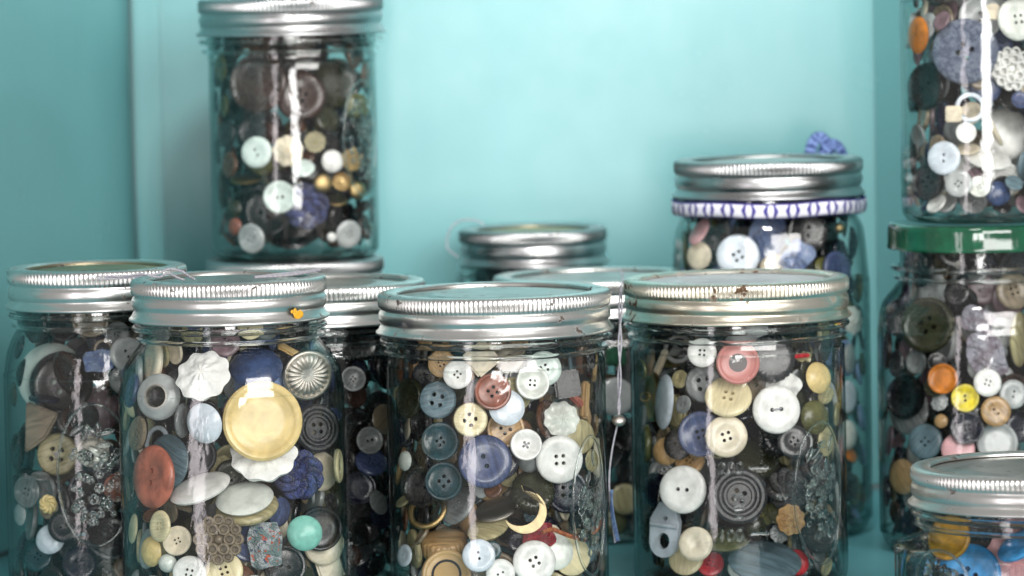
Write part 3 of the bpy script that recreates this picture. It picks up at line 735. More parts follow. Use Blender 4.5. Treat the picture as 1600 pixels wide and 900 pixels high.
hero('B', 400, 572, 42, 'dome', 'blue', 'glossy blue domed button above the butter yellow one', 'the glossy blue dome', (0, 42))
hero('B', 405, 600, 40, 'dome', 'pale_blue', 'pale blue dome between the glossy blue and butter yellow buttons', 'the pale blue dome', (0, 25))
hero('B', 455, 550, 24, 'bar', 'brass', 'brass-coloured toggle bar touching the silver fluted button', 'the brass toggle', (10, 20), -28)
hero('B', 262, 722, 44, 'plain', 'blue_grey', 'blue grey disc behind the large orange button', None, (-40, 4))
hero('B', 310, 712, 30, 'h4r', 'charcoal', 'charcoal rimmed button left of the white frilled one', None, (-10, 4))
hero('B', 505, 668, 42, 'concentric', 'charcoal', 'large charcoal ridged button under the silver fluted one', 'the charcoal ridged button', (24, 6))
hero('B', 445, 885, 34, 'h2r', 'black', 'black rimmed button at the bottom right of the flecked scrap', None, (4, 14))
hero('B', 350, 892, 30, 'h4', 'cream', 'cream button at the bottom below the openwork one', None, (0, 14))
hero('B', 515, 888, 26, 'square', 'ivory', 'ivory square button in the lower right of the stained-band jar', None, (20, 5))
hero('B', 235, 862, 24, 'dome', 'butter', 'butter yellow dome at the lower left of the stained-band jar', None, (-44, 0))
hero('B', 245, 690, 26, 'crescent', 'cool_white', 'white ring below the hollow-centred grey button', None, (-40, 10))
hero('B', 352, 535, 24, 'h4', 'mauve', 'mauve button just under the lid of the stained-band jar', None, (0, 20))
hero('B', 375, 645, 30, 'plain', 'rose', 'pale rose disc peeping out left of the butter yellow button', None, (-20, 5))
# centre jar
hero('C', 684, 625, 30, 'big4', 'blue_grey', 'thick blue grey button with four large holes, upper left of the centre jar', 'the thick blue grey button', (-14, 6), 12)
hero('C', 715, 585, 23, 'h4', 'white', 'small white four-hole button above the thick blue grey one', 'the small white button at upper left', (-6, 6))
hero('C', 735, 656, 27, 'big4', 'cream', 'cream four-hole button right of the thick blue grey one', 'the cream four-hole button in the centre jar', (-4, 4), -8)
hero('C', 770, 612, 29, 'h4r', 'red_brown', 'reddish brown rimmed button in the upper middle of the centre jar', 'the reddish brown rimmed button', (0, 6))
hero('C', 832, 598, 27, 'd4', 'pearl', 'pearly four-hole button right of the reddish brown one', 'the pearly four-hole button', (8, 6))
hero('C', 822, 695, 25, 'd4', 'white', 'white four-hole button above left of the largest white one, centre jar', 'the middle white button', (4, 8))
hero('C', 874, 718, 38, 'h4', 'white', 'largest white four-hole button at the right of the centre jar', 'the largest white button of the centre jar', (14, -4))
hero('C', 758, 721, 42, 'h2', 'slate', 'large slate blue two-hole button in the middle of the centre jar', 'the large slate blue button', (0, 8), -70)
hero('C', 877, 655, 28, 'petal', 'pearl', 'white flower-shaped button above the largest white one', 'the white flower button', (12, 10))
hero('C', 835, 878, 34, 'h4', 'white', 'white four-hole button low at the right of the centre jar', 'the low right white button', (6, 8))
hero('C', 748, 868, 26, 'h2', 'cool_white', 'cool white two-hole button low in the middle of the centre jar', 'the low middle white button', (-2, 8), 100)
hero('C', 698, 898, 40, 'plate', 'tan_ring', 'tan button with a black ring at the bottom of the centre jar', 'the tan black-ringed button', (-8, 14))
hero('C', 782, 896, 23, 'h2', 'white', 'small white two-hole button cut by the bottom edge of the photo', None, (0, 6))
hero('C', 752, 560, 28, 'square', 'ivory', 'ivory squarish button right below the band of the centre jar', 'the ivory square button', (0, 5), 40)
hero('C', 820, 800, 34, 'moon', 'butter', 'butter yellow crescent-shaped piece in the lower middle of the centre jar', 'the butter yellow crescent', (6, 6), -28)
hero('C', 792, 637, 28, 'plain', 'cool_white', 'plain white disc behind the reddish brown rimmed button', None, (4, 6))
hero('C', 850, 576, 28, 'h4', 'mint_white', 'pale mint button behind the pearly four-hole one', None, (10, 6))
hero('C', 905, 682, 28, 'plain', 'khaki', 'khaki disc right of the white flower button', 'the khaki disc', (28, 4))
hero('C', 688, 690, 31, 'd4', 'teal', 'dark teal button under the thick blue grey one', 'the upper dark teal button', (-14, 4))
hero('C', 694, 752, 31, 'h4r', 'teal', 'dark teal rimmed button below another dark teal one in the centre jar', 'the lower dark teal button', (-12, 6))
hero('C', 660, 760, 34, 'h2r', 'black', 'black rimmed button at the left of the centre jar', 'the black rimmed button at left', (-26, 4))
hero('C', 668, 798, 33, 'crescent', 'brass', 'brass-coloured ring under the black rimmed button in the centre jar', 'the brass ring', (-24, 30))
hero('C', 695, 852, 36, 'drum', 'tan', 'tan thick button seen from the side above the black-ringed one', 'the tan thick button', (-10, 66))
hero('C', 842, 838, 30, 'scrap2', 'c_red', 'red cloth scrap above the low right white button', 'the red scrap', (6, 15), 10)
hero('C', 868, 862, 29, 'plain', 'pearl', 'pearly disc peeping out right of the low right white button', None, (14, 10))
hero('C', 893, 868, 32, 'plain', 'cream', 'cream disc near the lower right glass of the centre jar', None, (22, 6))
hero('C', 886, 600, 27, 'square', 'charcoal', 'charcoal squarish button in the upper right of the centre jar', 'the charcoal square', (20, 5), 10)
hero('C', 893, 618, 24, 'bar', 'c_coral', 'coral folded cloth piece under the charcoal square', 'the coral fold', (22, 10), -40)
hero('C', 924, 622, 32, 'bar', 'tan', 'tan toggle standing upright against the right glass of the centre jar', 'the upright tan toggle', (46, 4), 85)
hero('C', 832, 770, 34, 'drum', 'dark_olive', 'dark olive ribbed thick button beside the butter yellow crescent', 'the ribbed olive button', (8, 30))
hero('C', 776, 795, 36, 'plain', 'silver', 'silver disc seen edge-on slanting down below the slate blue button', None, (-30, 60))
hero('C', 762, 825, 34, 'plain', 'khaki', 'khaki disc seen edge-on above the low middle white button', None, (-28, 58))
hero('C', 690, 568, 22, 'h4', 'tan', 'tan button behind the thick blue grey one near the top', None, (-14, 6))
hero('C', 885, 768, 35, 'h4r', 'navy', 'navy rimmed button under the largest white button', 'the navy rimmed button', (16, 6))
hero('C', 640, 622, 32, 'h2r', 'dark_olive', 'dark olive button turned towards the left glass of the centre jar', None, (-52, 4))
hero('C', 632, 720, 16, 'dome', 'pearl', 'small pearly dome at the left glass of the centre jar', None, (-50, 4))
hero('C', 632, 868, 18, 'h2', 'cool_white', 'cool white two-hole button at the lower left glass of the centre jar', None, (-50, 6))
hero('C', 925, 720, 18, 'plain', 'khaki', 'khaki button edge at the right glass of the centre jar', None, (56, 0))
hero('C', 930, 790, 22, 'h2', 'charcoal', 'charcoal button edge right of the navy rimmed button', None, (50, 0))
hero('C', 716, 790, 34, 'h4', 'grey', 'grey disc tilted left of the silver edge-on disc', None, (-50, 30))
hero('C', 795, 560, 24, 'h4', 'taupe', 'taupe button right of the ivory square one', None, (0, 14))
hero('C', 915, 860, 22, 'h4', 'blue_grey', 'blue grey button at the lower right glass of the centre jar', None, (44, 4))
hero('C', 790, 670, 30, 'h4r', 'tan', 'tan rimmed button left of the middle white one', None, (2, 4))
hero('C', 662, 588, 22, 'h4', 'charcoal', 'charcoal button above left of the thick blue grey button', None, (-30, 4))
# rust-speckled jar
hero('D', 1213, 640, 38, 'h2', 'white', 'large white two-hole button in the upper middle of the rust-speckled jar', 'the upper white two-hole button', (8, 4), 6)
hero('D', 1135, 682, 33, 'h4', 'ivory', 'ivory four-hole button left of centre in the rust-speckled jar', 'the lower ivory four-hole button', (-2, 2), 18)
hero('D', 1067, 765, 38, 'h2', 'white', 'white two-hole button at the left of the measuring marks', 'the left white two-hole button', (-16, 4), -5)
hero('D', 1087, 850, 27, 'fisheye', 'ivory', 'ivory button with an eye-shaped slot low in the rust-speckled jar', 'the eye-slotted button', (-10, 6), 10)
hero('D', 1153, 567, 34, 'plate', 'pink_ring', 'pink button with a dark woven centre near the band of the rust-speckled jar', 'the pink button', (0, 4))
hero('D', 1097, 551, 23, 'h4', 'white', 'small white four-hole button left of the pink one', 'the small white button by the pink one', (-6, 4))
hero('D', 1138, 620, 37, 'h4', 'cream', 'cream four-hole button tilted between the pink and ivory ones', 'the tilted cream button', (-4, 34))
hero('D', 1040, 705, 22, 'dome', 'tan', 'tan domed button above the left white two-hole button', 'the tan dome', (-20, 4))
hero('D', 1040, 828, 44, 'clasp', 'cool_white', 'white plastic garter clasp at the lower left of the rust-speckled jar', 'the white clasp', (-32, 0), -6)
hero('D', 1280, 590, 25, 'dome', 'butter', 'pale yellow dome at the upper right of the rust-speckled jar', 'the pale yellow dome', (36, 8))
hero('D', 1274, 652, 27, 'dome', 'olive', 'olive glassy dome under the pale yellow one', 'the olive dome', (34, 4))
hero('D', 1095, 678, 36, 'd4', 'slate', 'slate blue dished button behind the lower ivory one', 'the slate blue dish', (-10, 6))
hero('D', 1066, 778, 42, 'plate', 'black', 'black disc behind the left white two-hole button', None, (-16, 4))
hero('D', 1072, 872, 28, 'plain', 'cream', 'cream disc under the eye-slotted button', None, (-14, 20))
hero('D', 1037, 628, 44, 'plain', 'cool_white', 'white disc seen edge-on near the left glass of the rust-speckled jar', 'the white edge-on disc', (-76, 4))
hero('D', 1021, 620, 40, 'plate', 'brass', 'brass-coloured disc seen edge-on at the left glass', 'the brass edge-on disc', (-78, 0))
hero('D', 1032, 568, 24, 'bar', 'ivory', 'ivory toggle leaning above the white edge-on disc', None, (-40, 10), 60)
hero('D', 1060, 545, 24, 'crescent', 'pale_grey', 'pale grey ring left of the small white button by the pink one', None, (-10, 10))
hero('D', 1100, 600, 30, 'big4', 'grey', 'grey four-hole button behind the tilted cream one', 'the grey four-hole button', (-8, 4))
hero('D', 1235, 812, 24, 'petal', 'c_tan', 'tan ruffled flower piece among dark buttons right of the measuring marks', 'the tan ruffled piece', (20, 6))
hero('D', 1230, 765, 36, 'knot', 'c_black', 'black cord knot above the tan ruffled piece', 'the black cord knot', (18, 6))
hero('D', 1195, 876, 58, 'plain', 'blue_grey', 'wide blue grey disc lying tilted at the bottom of the rust-speckled jar', 'the wide blue grey disc', (4, 60))
hero('D', 1105, 894, 24, 'h4', 'red', 'red button at the bottom left of the rust-speckled jar', None, (-4, 30))
hero('D', 1255, 892, 24, 'h4', 'red', 'red button at the bottom right of the rust-speckled jar', None, (20, 20))
hero('D', 1155, 902, 20, 'plain', 'mint_white', 'pale mint disc cut by the bottom edge of the photo', None, (0, 20))
hero('D', 1155, 775, 44, 'concentric', 'charcoal', 'large charcoal ridged button behind the measuring marks', 'the charcoal button behind the marks', (-2, 6))
hero('D', 1182, 720, 34, 'drum', 'dark_olive', 'dark olive ribbed button under the upper white two-hole button', None, (6, 40))
hero('D', 1275, 745, 36, 'knot', 'c_black', 'dark cord knot behind the embossed mark at right', 'the dark knot at right', (34, 4))
hero('D', 1280, 830, 36, 'h2r', 'black', 'black rimmed button at the lower right of the rust-speckled jar', None, (34, 4))
hero('D', 1205, 562, 36, 'drum', 'charcoal', 'charcoal thick button right of the pink one', 'the charcoal thick button', (8, 8))
hero('D', 1252, 556, 14, 'bar', 'red', 'small red toggle sliver under the band of the rust-speckled jar', None, (20, 40), 20)
hero('D', 1078, 720, 24, 'h4', 'tan', 'tan button peeping out below the slate blue dish', None, (-10, 30))
hero('D', 1130, 842, 40, 'plain', 'olive', 'olive disc tilted right of the eye-slotted button', None, (-4, 66))
hero('D', 1022, 765, 28, 'dome', 'navy', 'navy dome left of the left white two-hole button', None, (-46, 4))
hero('D', 1290, 690, 24, 'h2', 'khaki', 'khaki button edge at the right glass of the rust-speckled jar', None, (58, 0))
hero('D', 1240, 690, 28, 'h4', 'charcoal', 'charcoal four-hole button under the upper white two-hole one', None, (16, 14))
hero('D', 1225, 600, 30, 'scrap', 'c_white', 'white thread tangle behind the upper white two-hole button', None, (10, 5))
# ribbon-tied jar
hero('E', 1153, 400, 34, 'h4', 'cool_white', 'cool white four-hole button just over the rust-speckled lid', 'the cool white button of the ribbon-tied jar', (-6, 4))
hero('E', 1246, 402, 32, 'scrap2', 'c_blue', 'pale blue cloth piece right in the ribbon-tied jar', 'the pale blue piece', (10, 6))
hero('E', 1215, 418, 28, 'dome', 'ivory', 'ivory dome below the pale blue cloth in the ribbon-tied jar', 'the ivory dome', (4, 36))
hero('E', 1092, 400, 22, 'plain', 'ivory', 'ivory disc left of the cool white button in the ribbon-tied jar', None, (-30, 4))
hero('E', 1092, 362, 24, 'plain', 'rose', 'rose disc seen edge-on at upper left of the ribbon-tied jar', None, (-62, 30))
hero('E', 1112, 385, 30, 'h2r', 'black', 'black rimmed button between the ivory and cool white ones', None, (-14, 4))
hero('E', 1197, 372, 42, 'scrap', 'c_blue', 'large blue cloth fold in the middle of the ribbon-tied jar', 'the large blue fold', (0, 8))
hero('E', 1308, 420, 28, 'h4', 'slate', 'slate blue button at the right of the ribbon-tied jar', None, (36, 4))
hero('E', 1312, 356, 9, 'bead', 'brass', 'tiny brass-coloured bead at the upper right of the ribbon-tied jar', None, None)
hero('E', 1332, 500, 22, 'petal', 'pearl', 'white shell-like button beside the rusty lid band', 'the white shell-like button', (46, 4))
hero('E', 1328, 560, 24, 'plain', 'pale_grey', 'pale grey disc edge, second of the column at the ribbon-tied jar side', None, (66, 0))
hero('E', 1326, 620, 26, 'plain', 'cool_white', 'cool white disc, third down the right side of the ribbon-tied jar', None, (56, 0))
hero('E', 1326, 680, 24, 'dome', 'pearl', 'pearly dome low at the right side of the ribbon-tied jar', None, (50, 0))
hero('E', 1328, 708, 16, 'plain', 'amber', 'amber sliver under the pearly dome at the right side', None, (50, 30))
hero('E', 1325, 760, 24, 'h4', 'charcoal', 'charcoal button lowest at the right side of the ribbon-tied jar', None, (50, 0))
hero('E', 1262, 362, 34, 'h2r', 'black', 'black rimmed button right of the large blue fold', None, (16, 4))
# upper jar of the left stack
hero('F', 401, 238, 25, 'h2', 'mint_white', 'pale mint two-hole button, the higher of two in the upper left jar', 'the higher pale mint button', (-14, 4), -60)
hero('F', 437, 308, 26, 'd2', 'mint_white', 'pale mint dished two-hole button near the middle of the upper left jar', 'the lower pale mint button', (-4, 4), 5)
hero('F', 385, 384, 26, 'concentric', 'pale_grey', 'pale grey ridged button at the foot of the upper left jar', 'the pale grey ridged button', (-26, -10))
hero('F', 551, 373, 24, 'h4', 'pale_grey', 'pale grey button at the lower right of the upper left jar', 'the pale grey button at lower right', (30, -10))
hero('F', 518, 371, 8, 'bead', 'white', 'tiny white bead low in the upper left jar', None, None)
hero('F', 478, 322, 38, 'knot', 'c_navy', 'dark blue woven knot button right of the lower pale mint button', 'the dark blue woven knot', (4, 4))
hero('F', 403, 130, 48, 'plate', 'dark_brown', 'large dark brown dish button at upper left of the upper left jar', 'the large dark brown dish', (-18, 6))
hero('F', 418, 330, 42, 'h4r', 'black', 'large black button behind the lower pale mint button', None, (-12, 6))
hero('F', 384, 280, 25, 'plain', 'brass', 'brass-coloured disc lying almost edge-on under the higher pale mint button', 'the brass disc', (-10, 74))
hero('F', 520, 252, 18, 'dome', 'white', 'white dome right of centre in the upper left jar', 'the white dome of the upper left jar', None)
hero('F', 365, 326, 15, 'dome', 'dark_olive', 'dark olive dome at the left of the upper left jar', 'the dark olive dome', None)
hero('F', 366, 354, 14, 'dome', 'red_brown', 'small reddish brown dome under the dark olive one', None, None)
hero('F', 505, 286, 15, 'dome', 'brass', 'brass-coloured dome left of two others in the upper left jar', None, None)
hero('F', 534, 284, 16, 'fluted', 'brass', 'brass-coloured fluted button under the white dome', 'the brass fluted button', (20, 20))
hero('F', 560, 298, 15, 'dome', 'brass', 'brass-coloured dome at the right side of the upper left jar', None, None)
hero('F', 526, 312, 18, 'plain', 'brass', 'brass-coloured oval disc below the brass fluted button', None, (10, 60))
hero('F', 474, 262, 18, 'plain', 'mint_white', 'pale mint disc above the dark blue woven knot', None, (0, 40))
hero('F', 450, 236, 24, 'petal', 'ivory', 'ivory floral button between the pale mint and brass pieces', 'the ivory floral button', None)
hero('F', 492, 222, 17, 'lattice', 'khaki', 'khaki openwork button above the white dome', None, None)
hero('F', 548, 250, 18, 'lattice', 'brass', 'brass openwork button at the right above the brass domes', None, None)
hero('F', 560, 168, 22, 'dome', 'olive', 'olive dome at the right of the upper left jar', 'the olive dome at upper right', None)
hero('F', 455, 378, 44, 'plain', 'black', 'large black disc lying near the floor of the upper left jar', None, (0, 62))
hero('F', 470, 150, 40, 'h4', 'dark_brown', 'dark brown four-hole button right of the large dark brown dish', None, (2, 6))
hero('F', 525, 130, 40, 'plate', 'dark_olive', 'dark olive dish button at the upper right of the upper left jar', None, (24, 6))
hero('F', 350, 210, 22, 'h4r', 'charcoal', 'charcoal rimmed button at the left glass of the upper left jar', None, (-46, 4))
hero('F', 395, 205, 24, 'h4r', 'black', 'black rimmed button above the higher pale mint button', None, (-18, 4))
# jar on the green lid
hero('K', 1475, 247, 27, 'h2', 'cool_white', 'cool white two-hole button at the lower left of the upper right jar', 'the cool white button of the upper right jar', (-22, 2), 85)
hero('K', 1498, 287, 22, 'h4', 'pale_grey', 'pale grey button below the cool white two-hole one', None, (-14, 10))
hero('K', 1530, 292, 18, 'd4', 'pearl', 'small pearly button low in the middle of the upper right jar', None, (-4, 20))
hero('K', 1508, 232, 24, 'plain', 'ivory', 'ivory disc tilted edge-on right of the cool white two-hole one', None, (-10, 66))
hero('K', 1545, 248, 36, 'plain', 'white', 'white disc tilted edge-on in the middle of the upper right jar', None, (14, 62))
hero('K', 1574, 208, 42, 'dome', 'white', 'large white dome at the right of the upper right jar', 'the large white dome', (14, 10))
hero('K', 1490, 178, 16, 'square', 'ivory', 'small ivory square button in the upper right jar', 'the small ivory square', (-12, 4), 0)
hero('K', 1516, 168, 24, 'crescent', 'cool_white', 'white ring right of the small ivory square', None, (-4, 8))
hero('K', 1508, 80, 52, 'h4', 'c_slate', 'large slate cloth-covered button high in the upper right jar', 'the large cloth-covered button', (-10, 4))
hero('K', 1580, 108, 36, 'lattice', 'white', 'white openwork button right of the large cloth-covered one', 'the white openwork button', (16, 4))
hero('K', 1434, 55, 30, 'plain', 'amber', 'amber disc against the left glass of the upper right jar', None, (-64, 0))
hero('K', 1448, 135, 38, 'h2r', 'black', 'black rimmed button turned left in the upper right jar', None, (-46, 4))
hero('K', 1468, 75, 15, 'bead', 'olive', 'olive bead above the black rimmed button in the upper right jar', None, None)
hero('K', 1450, 285, 30, 'h4r', 'charcoal', 'charcoal rimmed button at the lower left corner of the upper right jar', None, (-38, 10))
hero('K', 1560, 302, 20, 'dome', 'blue', 'blue dome at the foot of the upper right jar', None, None)
hero('K', 1590, 30, 34, 'h4', 'pearl', 'pearly four-hole button high at the right of the upper right jar', None, (18, 4))
# green-lidded jar
hero('J', 1508, 622, 22, 'd2', 'yellow', 'bright yellow two-hole button in the green-lidded jar', 'the bright yellow button', (-4, 4), 95)
hero('J', 1473, 592, 24, 'plate', 'amber', 'amber rimmed button upper left of the bright yellow one', 'the amber button', (-16, 4))
hero('J', 1543, 598, 22, 'h4', 'white', 'white four-hole button upper right of the bright yellow one', 'the white button of the green-lidded jar', (2, 4))
hero('J', 1556, 643, 24, 'h2', 'tan', 'brown two-hole button lower right of the bright yellow one', 'the brown two-hole button', (6, 4), -45)
hero('J', 1511, 668, 27, 'd4', 'navy', 'navy dished button directly below the bright yellow one', 'the navy dish', (-4, 8))
hero('J', 1583, 616, 23, 'h2', 'pale_grey', 'pale grey two-hole button right of the white one', None, (14, 4))
hero('J', 1558, 692, 33, 'plate', 'pale_grey', 'pale grey rimmed button just over the front right lid', 'the pale grey rimmed button', (6, 8))
hero('J', 1446, 690, 28, 'h4', 'blue_grey', 'blue grey four-hole button low left in the green-lidded jar', 'the blue grey button', (-24, 4))
hero('J', 1415, 620, 36, 'h4r', 'black', 'black rimmed button at the left of the green-lidded jar', 'the black rimmed button by the left glass', (-42, 4))
hero('J', 1420, 642, 38, 'plain', 'grey', 'grey disc showing as a crescent under the black rimmed button', None, (-42, 8))
hero('J', 1410, 745, 28, 'plain', 'tan', 'tan disc turned sideways at the foot of the green-lidded jar', None, (-46, 0))
hero('J', 1428, 705, 32, 'plain', 'white', 'white disc seen edge-on left of the blue grey button', None, (-76, 4))
hero('J', 1540, 555, 42, 'scrap', 'c_mauve', 'mauve folded cloth in the upper middle of the green-lidded jar', 'the mauve cloth', (2, 6), 20)
hero('J', 1528, 500, 30, 'scrap2', 'c_mauve', 'pale folded cloth under the neck of the green-lidded jar', 'the pale folded cloth', (0, 10))
hero('J', 1450, 508, 44, 'h4r', 'dark_olive', 'large dark olive rimmed button at upper left of the green-lidded jar', 'the large dark olive button', (-26, 4))
hero('J', 1398, 492, 34, 'h2r', 'charcoal', 'charcoal rimmed button against the left shoulder of the green-lidded jar', None, (-52, 4))
hero('J', 1594, 530, 44, 'plain', 'khaki', 'khaki disc seen edge-on at the right of the mauve cloth', None, (66, 0))
hero('J', 1470, 658, 11, 'dome', 'tan', 'small tan dome between the amber and blue grey buttons', None, None)
hero('J', 1497, 702, 26, 'plain', 'rose', 'pale rose disc under the navy dish', None, (-6, 16))
hero('J', 1592, 668, 24, 'h4', 'navy', 'navy four-hole button right of the brown two-hole one', None, (18, 4))
# lowest right jar
hero('G', 1455, 838, 44, 'plate', 'mustard', 'large mustard yellow dish tilted under the band of the lowest jar', 'the mustard dish', (-24, 22))
hero('G', 1514, 900, 52, 'h4', 'sky', 'large sky blue button in the lowest jar', 'the sky blue button', (-16, 8))
hero('G', 1586, 880, 52, 'petal', 'rose', 'large pale rose flower button in the lowest jar', 'the pale rose flower', (-4, 8))
hero('G', 1540, 832, 34, 'h2r', 'black', 'black rimmed button between the mustard and rose pieces', None, (-10, 10))
hero('G', 1592, 826, 26, 'h4', 'rose', 'small pale rose button under the band of the lowest jar', None, (0, 14))
hero('G', 1440, 892, 32, 'h4', 'teal', 'dark teal button at the left glass of the lowest jar', None, (-46, 4))
# half hidden jars
hero('N', 552, 592, 20, 'd4', 'grey', 'grey dished button right of the silver fluted one, in the half hidden jar', 'the grey dished button', (8, 8))
hero('N', 578, 688, 22, 'd2', 'grey', 'grey ring-shaped two-hole button low in the half hidden jar', 'the grey ring-shaped button', (14, 4))
hero('N', 600, 655, 24, 'plain', 'taupe', 'taupe disc against the centre jar edge, in the half hidden jar', None, (44, 4))
hero('N', 580, 722, 26, 'h4', 'slate', 'slate blue button under the grey ring-shaped one', None, (14, 40))
hero('N', 592, 785, 20, 'plain', 'grey', 'grey disc edge low in the half hidden jar', None, (50, 20))
hero('H', 962, 620, 30, 'plain', 'pale_grey', 'pale grey disc behind the hanging thread', None, (10, 4))
hero('H', 962, 556, 20, 'square', 'bottle', 'bottle green square piece near the hanging thread top', None, (8, 4), 0)
hero('H', 976, 780, 24, 'plain', 'khaki', 'khaki disc between the centre and rust-speckled jars', None, (14, 4))
hero('H', 965, 842, 26, 'dome', 'olive', 'olive dome low between the centre and rust-speckled jars', None, (10, 4))

# ------------------------------------------------------------------ the rest of the buttons
FILL = {'A': (95, 'black black black charcoal charcoal navy teal dark_brown taupe grey dark_olive black'.split()),
        'B': (120, 'black charcoal pale_grey charcoal navy grey taupe ivory cream khaki dark_olive brown slate'.split()),
        'C': (130, 'black charcoal pale_grey charcoal teal grey taupe khaki brown dark_olive ivory navy tan blue_grey'.split()),
        'D': (130, 'black charcoal dark_olive navy black charcoal grey taupe olive dark_brown pale_grey khaki'.split()),
        'N': (80, 'black black charcoal black navy dark_brown'.split()), 'H': (55, 'black charcoal black taupe grey navy'.split()),
        'I': (25, 'black charcoal navy'.split()), 'E': (90, 'black charcoal black dark_brown navy pale_blue grey olive'.split()),
        'S': (25, 'black charcoal'.split()), 'F': (115, 'black dark_brown black black charcoal navy dark_olive brown dark_brown olive'.split()),
        'J': (120, 'black charcoal black grey charcoal pale_grey dark_olive taupe navy dark_brown mauve'.split()),
        'K': (115, 'black slate grey pale_grey white charcoal ivory blue_grey taupe mauve'.split()),
        'G': (60, 'black charcoal navy teal rose mustard sky black grey'.split())}
KIND = ['h4', 'h4', 'h2', 'h4r', 'h2r', 'd4', 'd2', 'concentric', 'plain', 'dome', 'h4', 'plate', 'big4', 'petal', 'drum']
KNAME = {'h4': 'four-hole', 'h2': 'two-hole', 'h4r': 'rimmed four-hole', 'h2r': 'rimmed two-hole', 'd4': 'dished four-hole', 'd2': 'dished two-hole', 'concentric': 'ridged',
         'plain': 'plain', 'dome': 'domed', 'plate': 'dish-shaped', 'big4': 'large-holed', 'petal': 'flower-shaped', 'drum': 'thick ribbed', 'bar': 'oblong', 'crescent': 'hoop-shaped', 'knot': 'knotted', 'square': 'square', 'bead': 'ball', 'scrap': 'crumpled', 'lattice': 'openwork'}
fills = []
for J in JARS.values(): J['nh'] = len(J['C'])
for jk, (n, cols) in FILL.items():
    n = int(n*2.3); J = JARS[jk]; R_ = random.Random(ord(jk)*7+5)
    for i in range(int(n*0.9)):
        a = R_.uniform(0, 2*PI) if i % 3 == 0 else R_.choice([R_.uniform(-0.75, 0.15), R_.uniform(PI-0.15, PI+0.75)])
        z = J['c'][2]+5+R_.random()*(J['H']-14); nr = np.array([math.cos(a), math.sin(a), R_.gauss(0.03, 0.12)]); nr /= np.linalg.norm(nr)
        r = R_.choice([4.8, 5.6, 6.4, 7.6, 9.0]); typ = R_.choice(KIND[:10]); h = THK[typ]*r; rho = J['Rb']-1.5
        while rho > 12:
            c = np.array([J['c'][0]+rho*math.cos(a), J['c'][1]+rho*math.sin(a), z]); pts = disc_pts(c, nr, r, h)
            if fits(J, pts) and not hides(J, pts[::2], J['nh'], 0.96) and not collides(J, c, nr, r, h, pts):
                J['C'].append((c, nr, r, h, pts)); fills.append((jk, c, nr, r, typ, R_.choice(cols), 20+i*0.3, R_.uniform(0, 6.28))); break
            rho -= 0.8
    for i in range(int(n*0.35)):                      # pieces lying on the glass floor
        a = R_.uniform(PI, 2*PI) if i % 4 else R_.uniform(0, PI); rho = J['Rb']*R_.uniform(0.55, 0.92); r = R_.choice([3.8, 4.6, 5.6, 6.6]); typ = R_.choice(KIND[:10]); h = THK[typ]*r
        nr = np.array([math.cos(a), math.sin(a), R_.uniform(-0.6, 1.6)]); nr /= np.linalg.norm(nr); zz_ = 4.0
        while zz_ < 18:
            c = np.array([J['c'][0]+rho*math.cos(a), J['c'][1]+rho*math.sin(a), J['c'][2]+zz_]); pts = disc_pts(c, nr, r, h)
            if fits(J, pts) and not hides(J, pts[::2], J['nh'], 0.96) and not collides(J, c, nr, r, h, pts):
                J['C'].append((c, nr, r, h, pts)); fills.append((jk, c, nr, r, typ, R_.choice(cols), 30+i, R_.uniform(0, 6.28))); break
            zz_ += 0.6
    for i in range(n):
        u = R_.uniform(-1, 1)*(J['Rb']-2); z = J['c'][2]+5+R_.random()*(J['H']-17)
        Pm = np.array([J['c'][0]+u, J['c'][1], z]); d = Pm-CAM; d /= np.linalg.norm(d)
        r = R_.choice([3.6, 4.2, 4.8, 5.2, 5.8, 6.4, 7.0, 8.4]); typ = R_.choice(KIND if R_.random() < 0.8 else ['bar', 'crescent', 'knot', 'square', 'bead', 'scrap', 'lattice']); 
        s = max(-0.92, min(0.92, u/(J['Rb']-2)))
        mode = R_.random()
        if mode < 0.6: nn = nrm_view(math.degrees(math.asin(s))*0.8+R_.gauss(0, 14), R_.gauss(4, 16))
        else: nn = nrm_view(R_.uniform(-80, 80), R_.uniform(-10, 80))
        h = THK[typ]*r; c = slide(J, d, nn, r, h, step=1.0, only=J['nh'], k=0.96)
        if c is None: continue
        J['C'].append((c, nn, r, h, disc_pts(c, nn, r, h)))
        fills.append((jk, c, nn, r, typ, R_.choice(cols), i, R_.uniform(0, 6.28)))
    for i in range(int(n*0.6)):                       # loose core and far side
        rr = (J['Rb']-6)*math.sqrt(R_.random()); a = R_.uniform(0, 2*PI); z = J['c'][2]+8+R_.random()*(J['H']-26)
        c = np.array([J['c'][0]+rr*math.cos(a), J['c'][1]+rr*math.sin(a), z]); r = R_.choice([6, 7.5, 9.0]); typ = R_.choice(['h4', 'h2', 'plain', 'd4'])
        nn = np.array([R_.gauss(0, 1), R_.gauss(0, 1), R_.gauss(0, 1.2)]); nn /= np.linalg.norm(nn); h = THK[typ]*r
        pts = disc_pts(c, nn, r, h)
        if fits(J, pts) and not collides(J, c, nn, r, h, pts):
            J['C'].append((c, nn, r, h, pts)); fills.append((jk, c, nn, r, typ, R_.choice(cols), 999+i, 0.0))
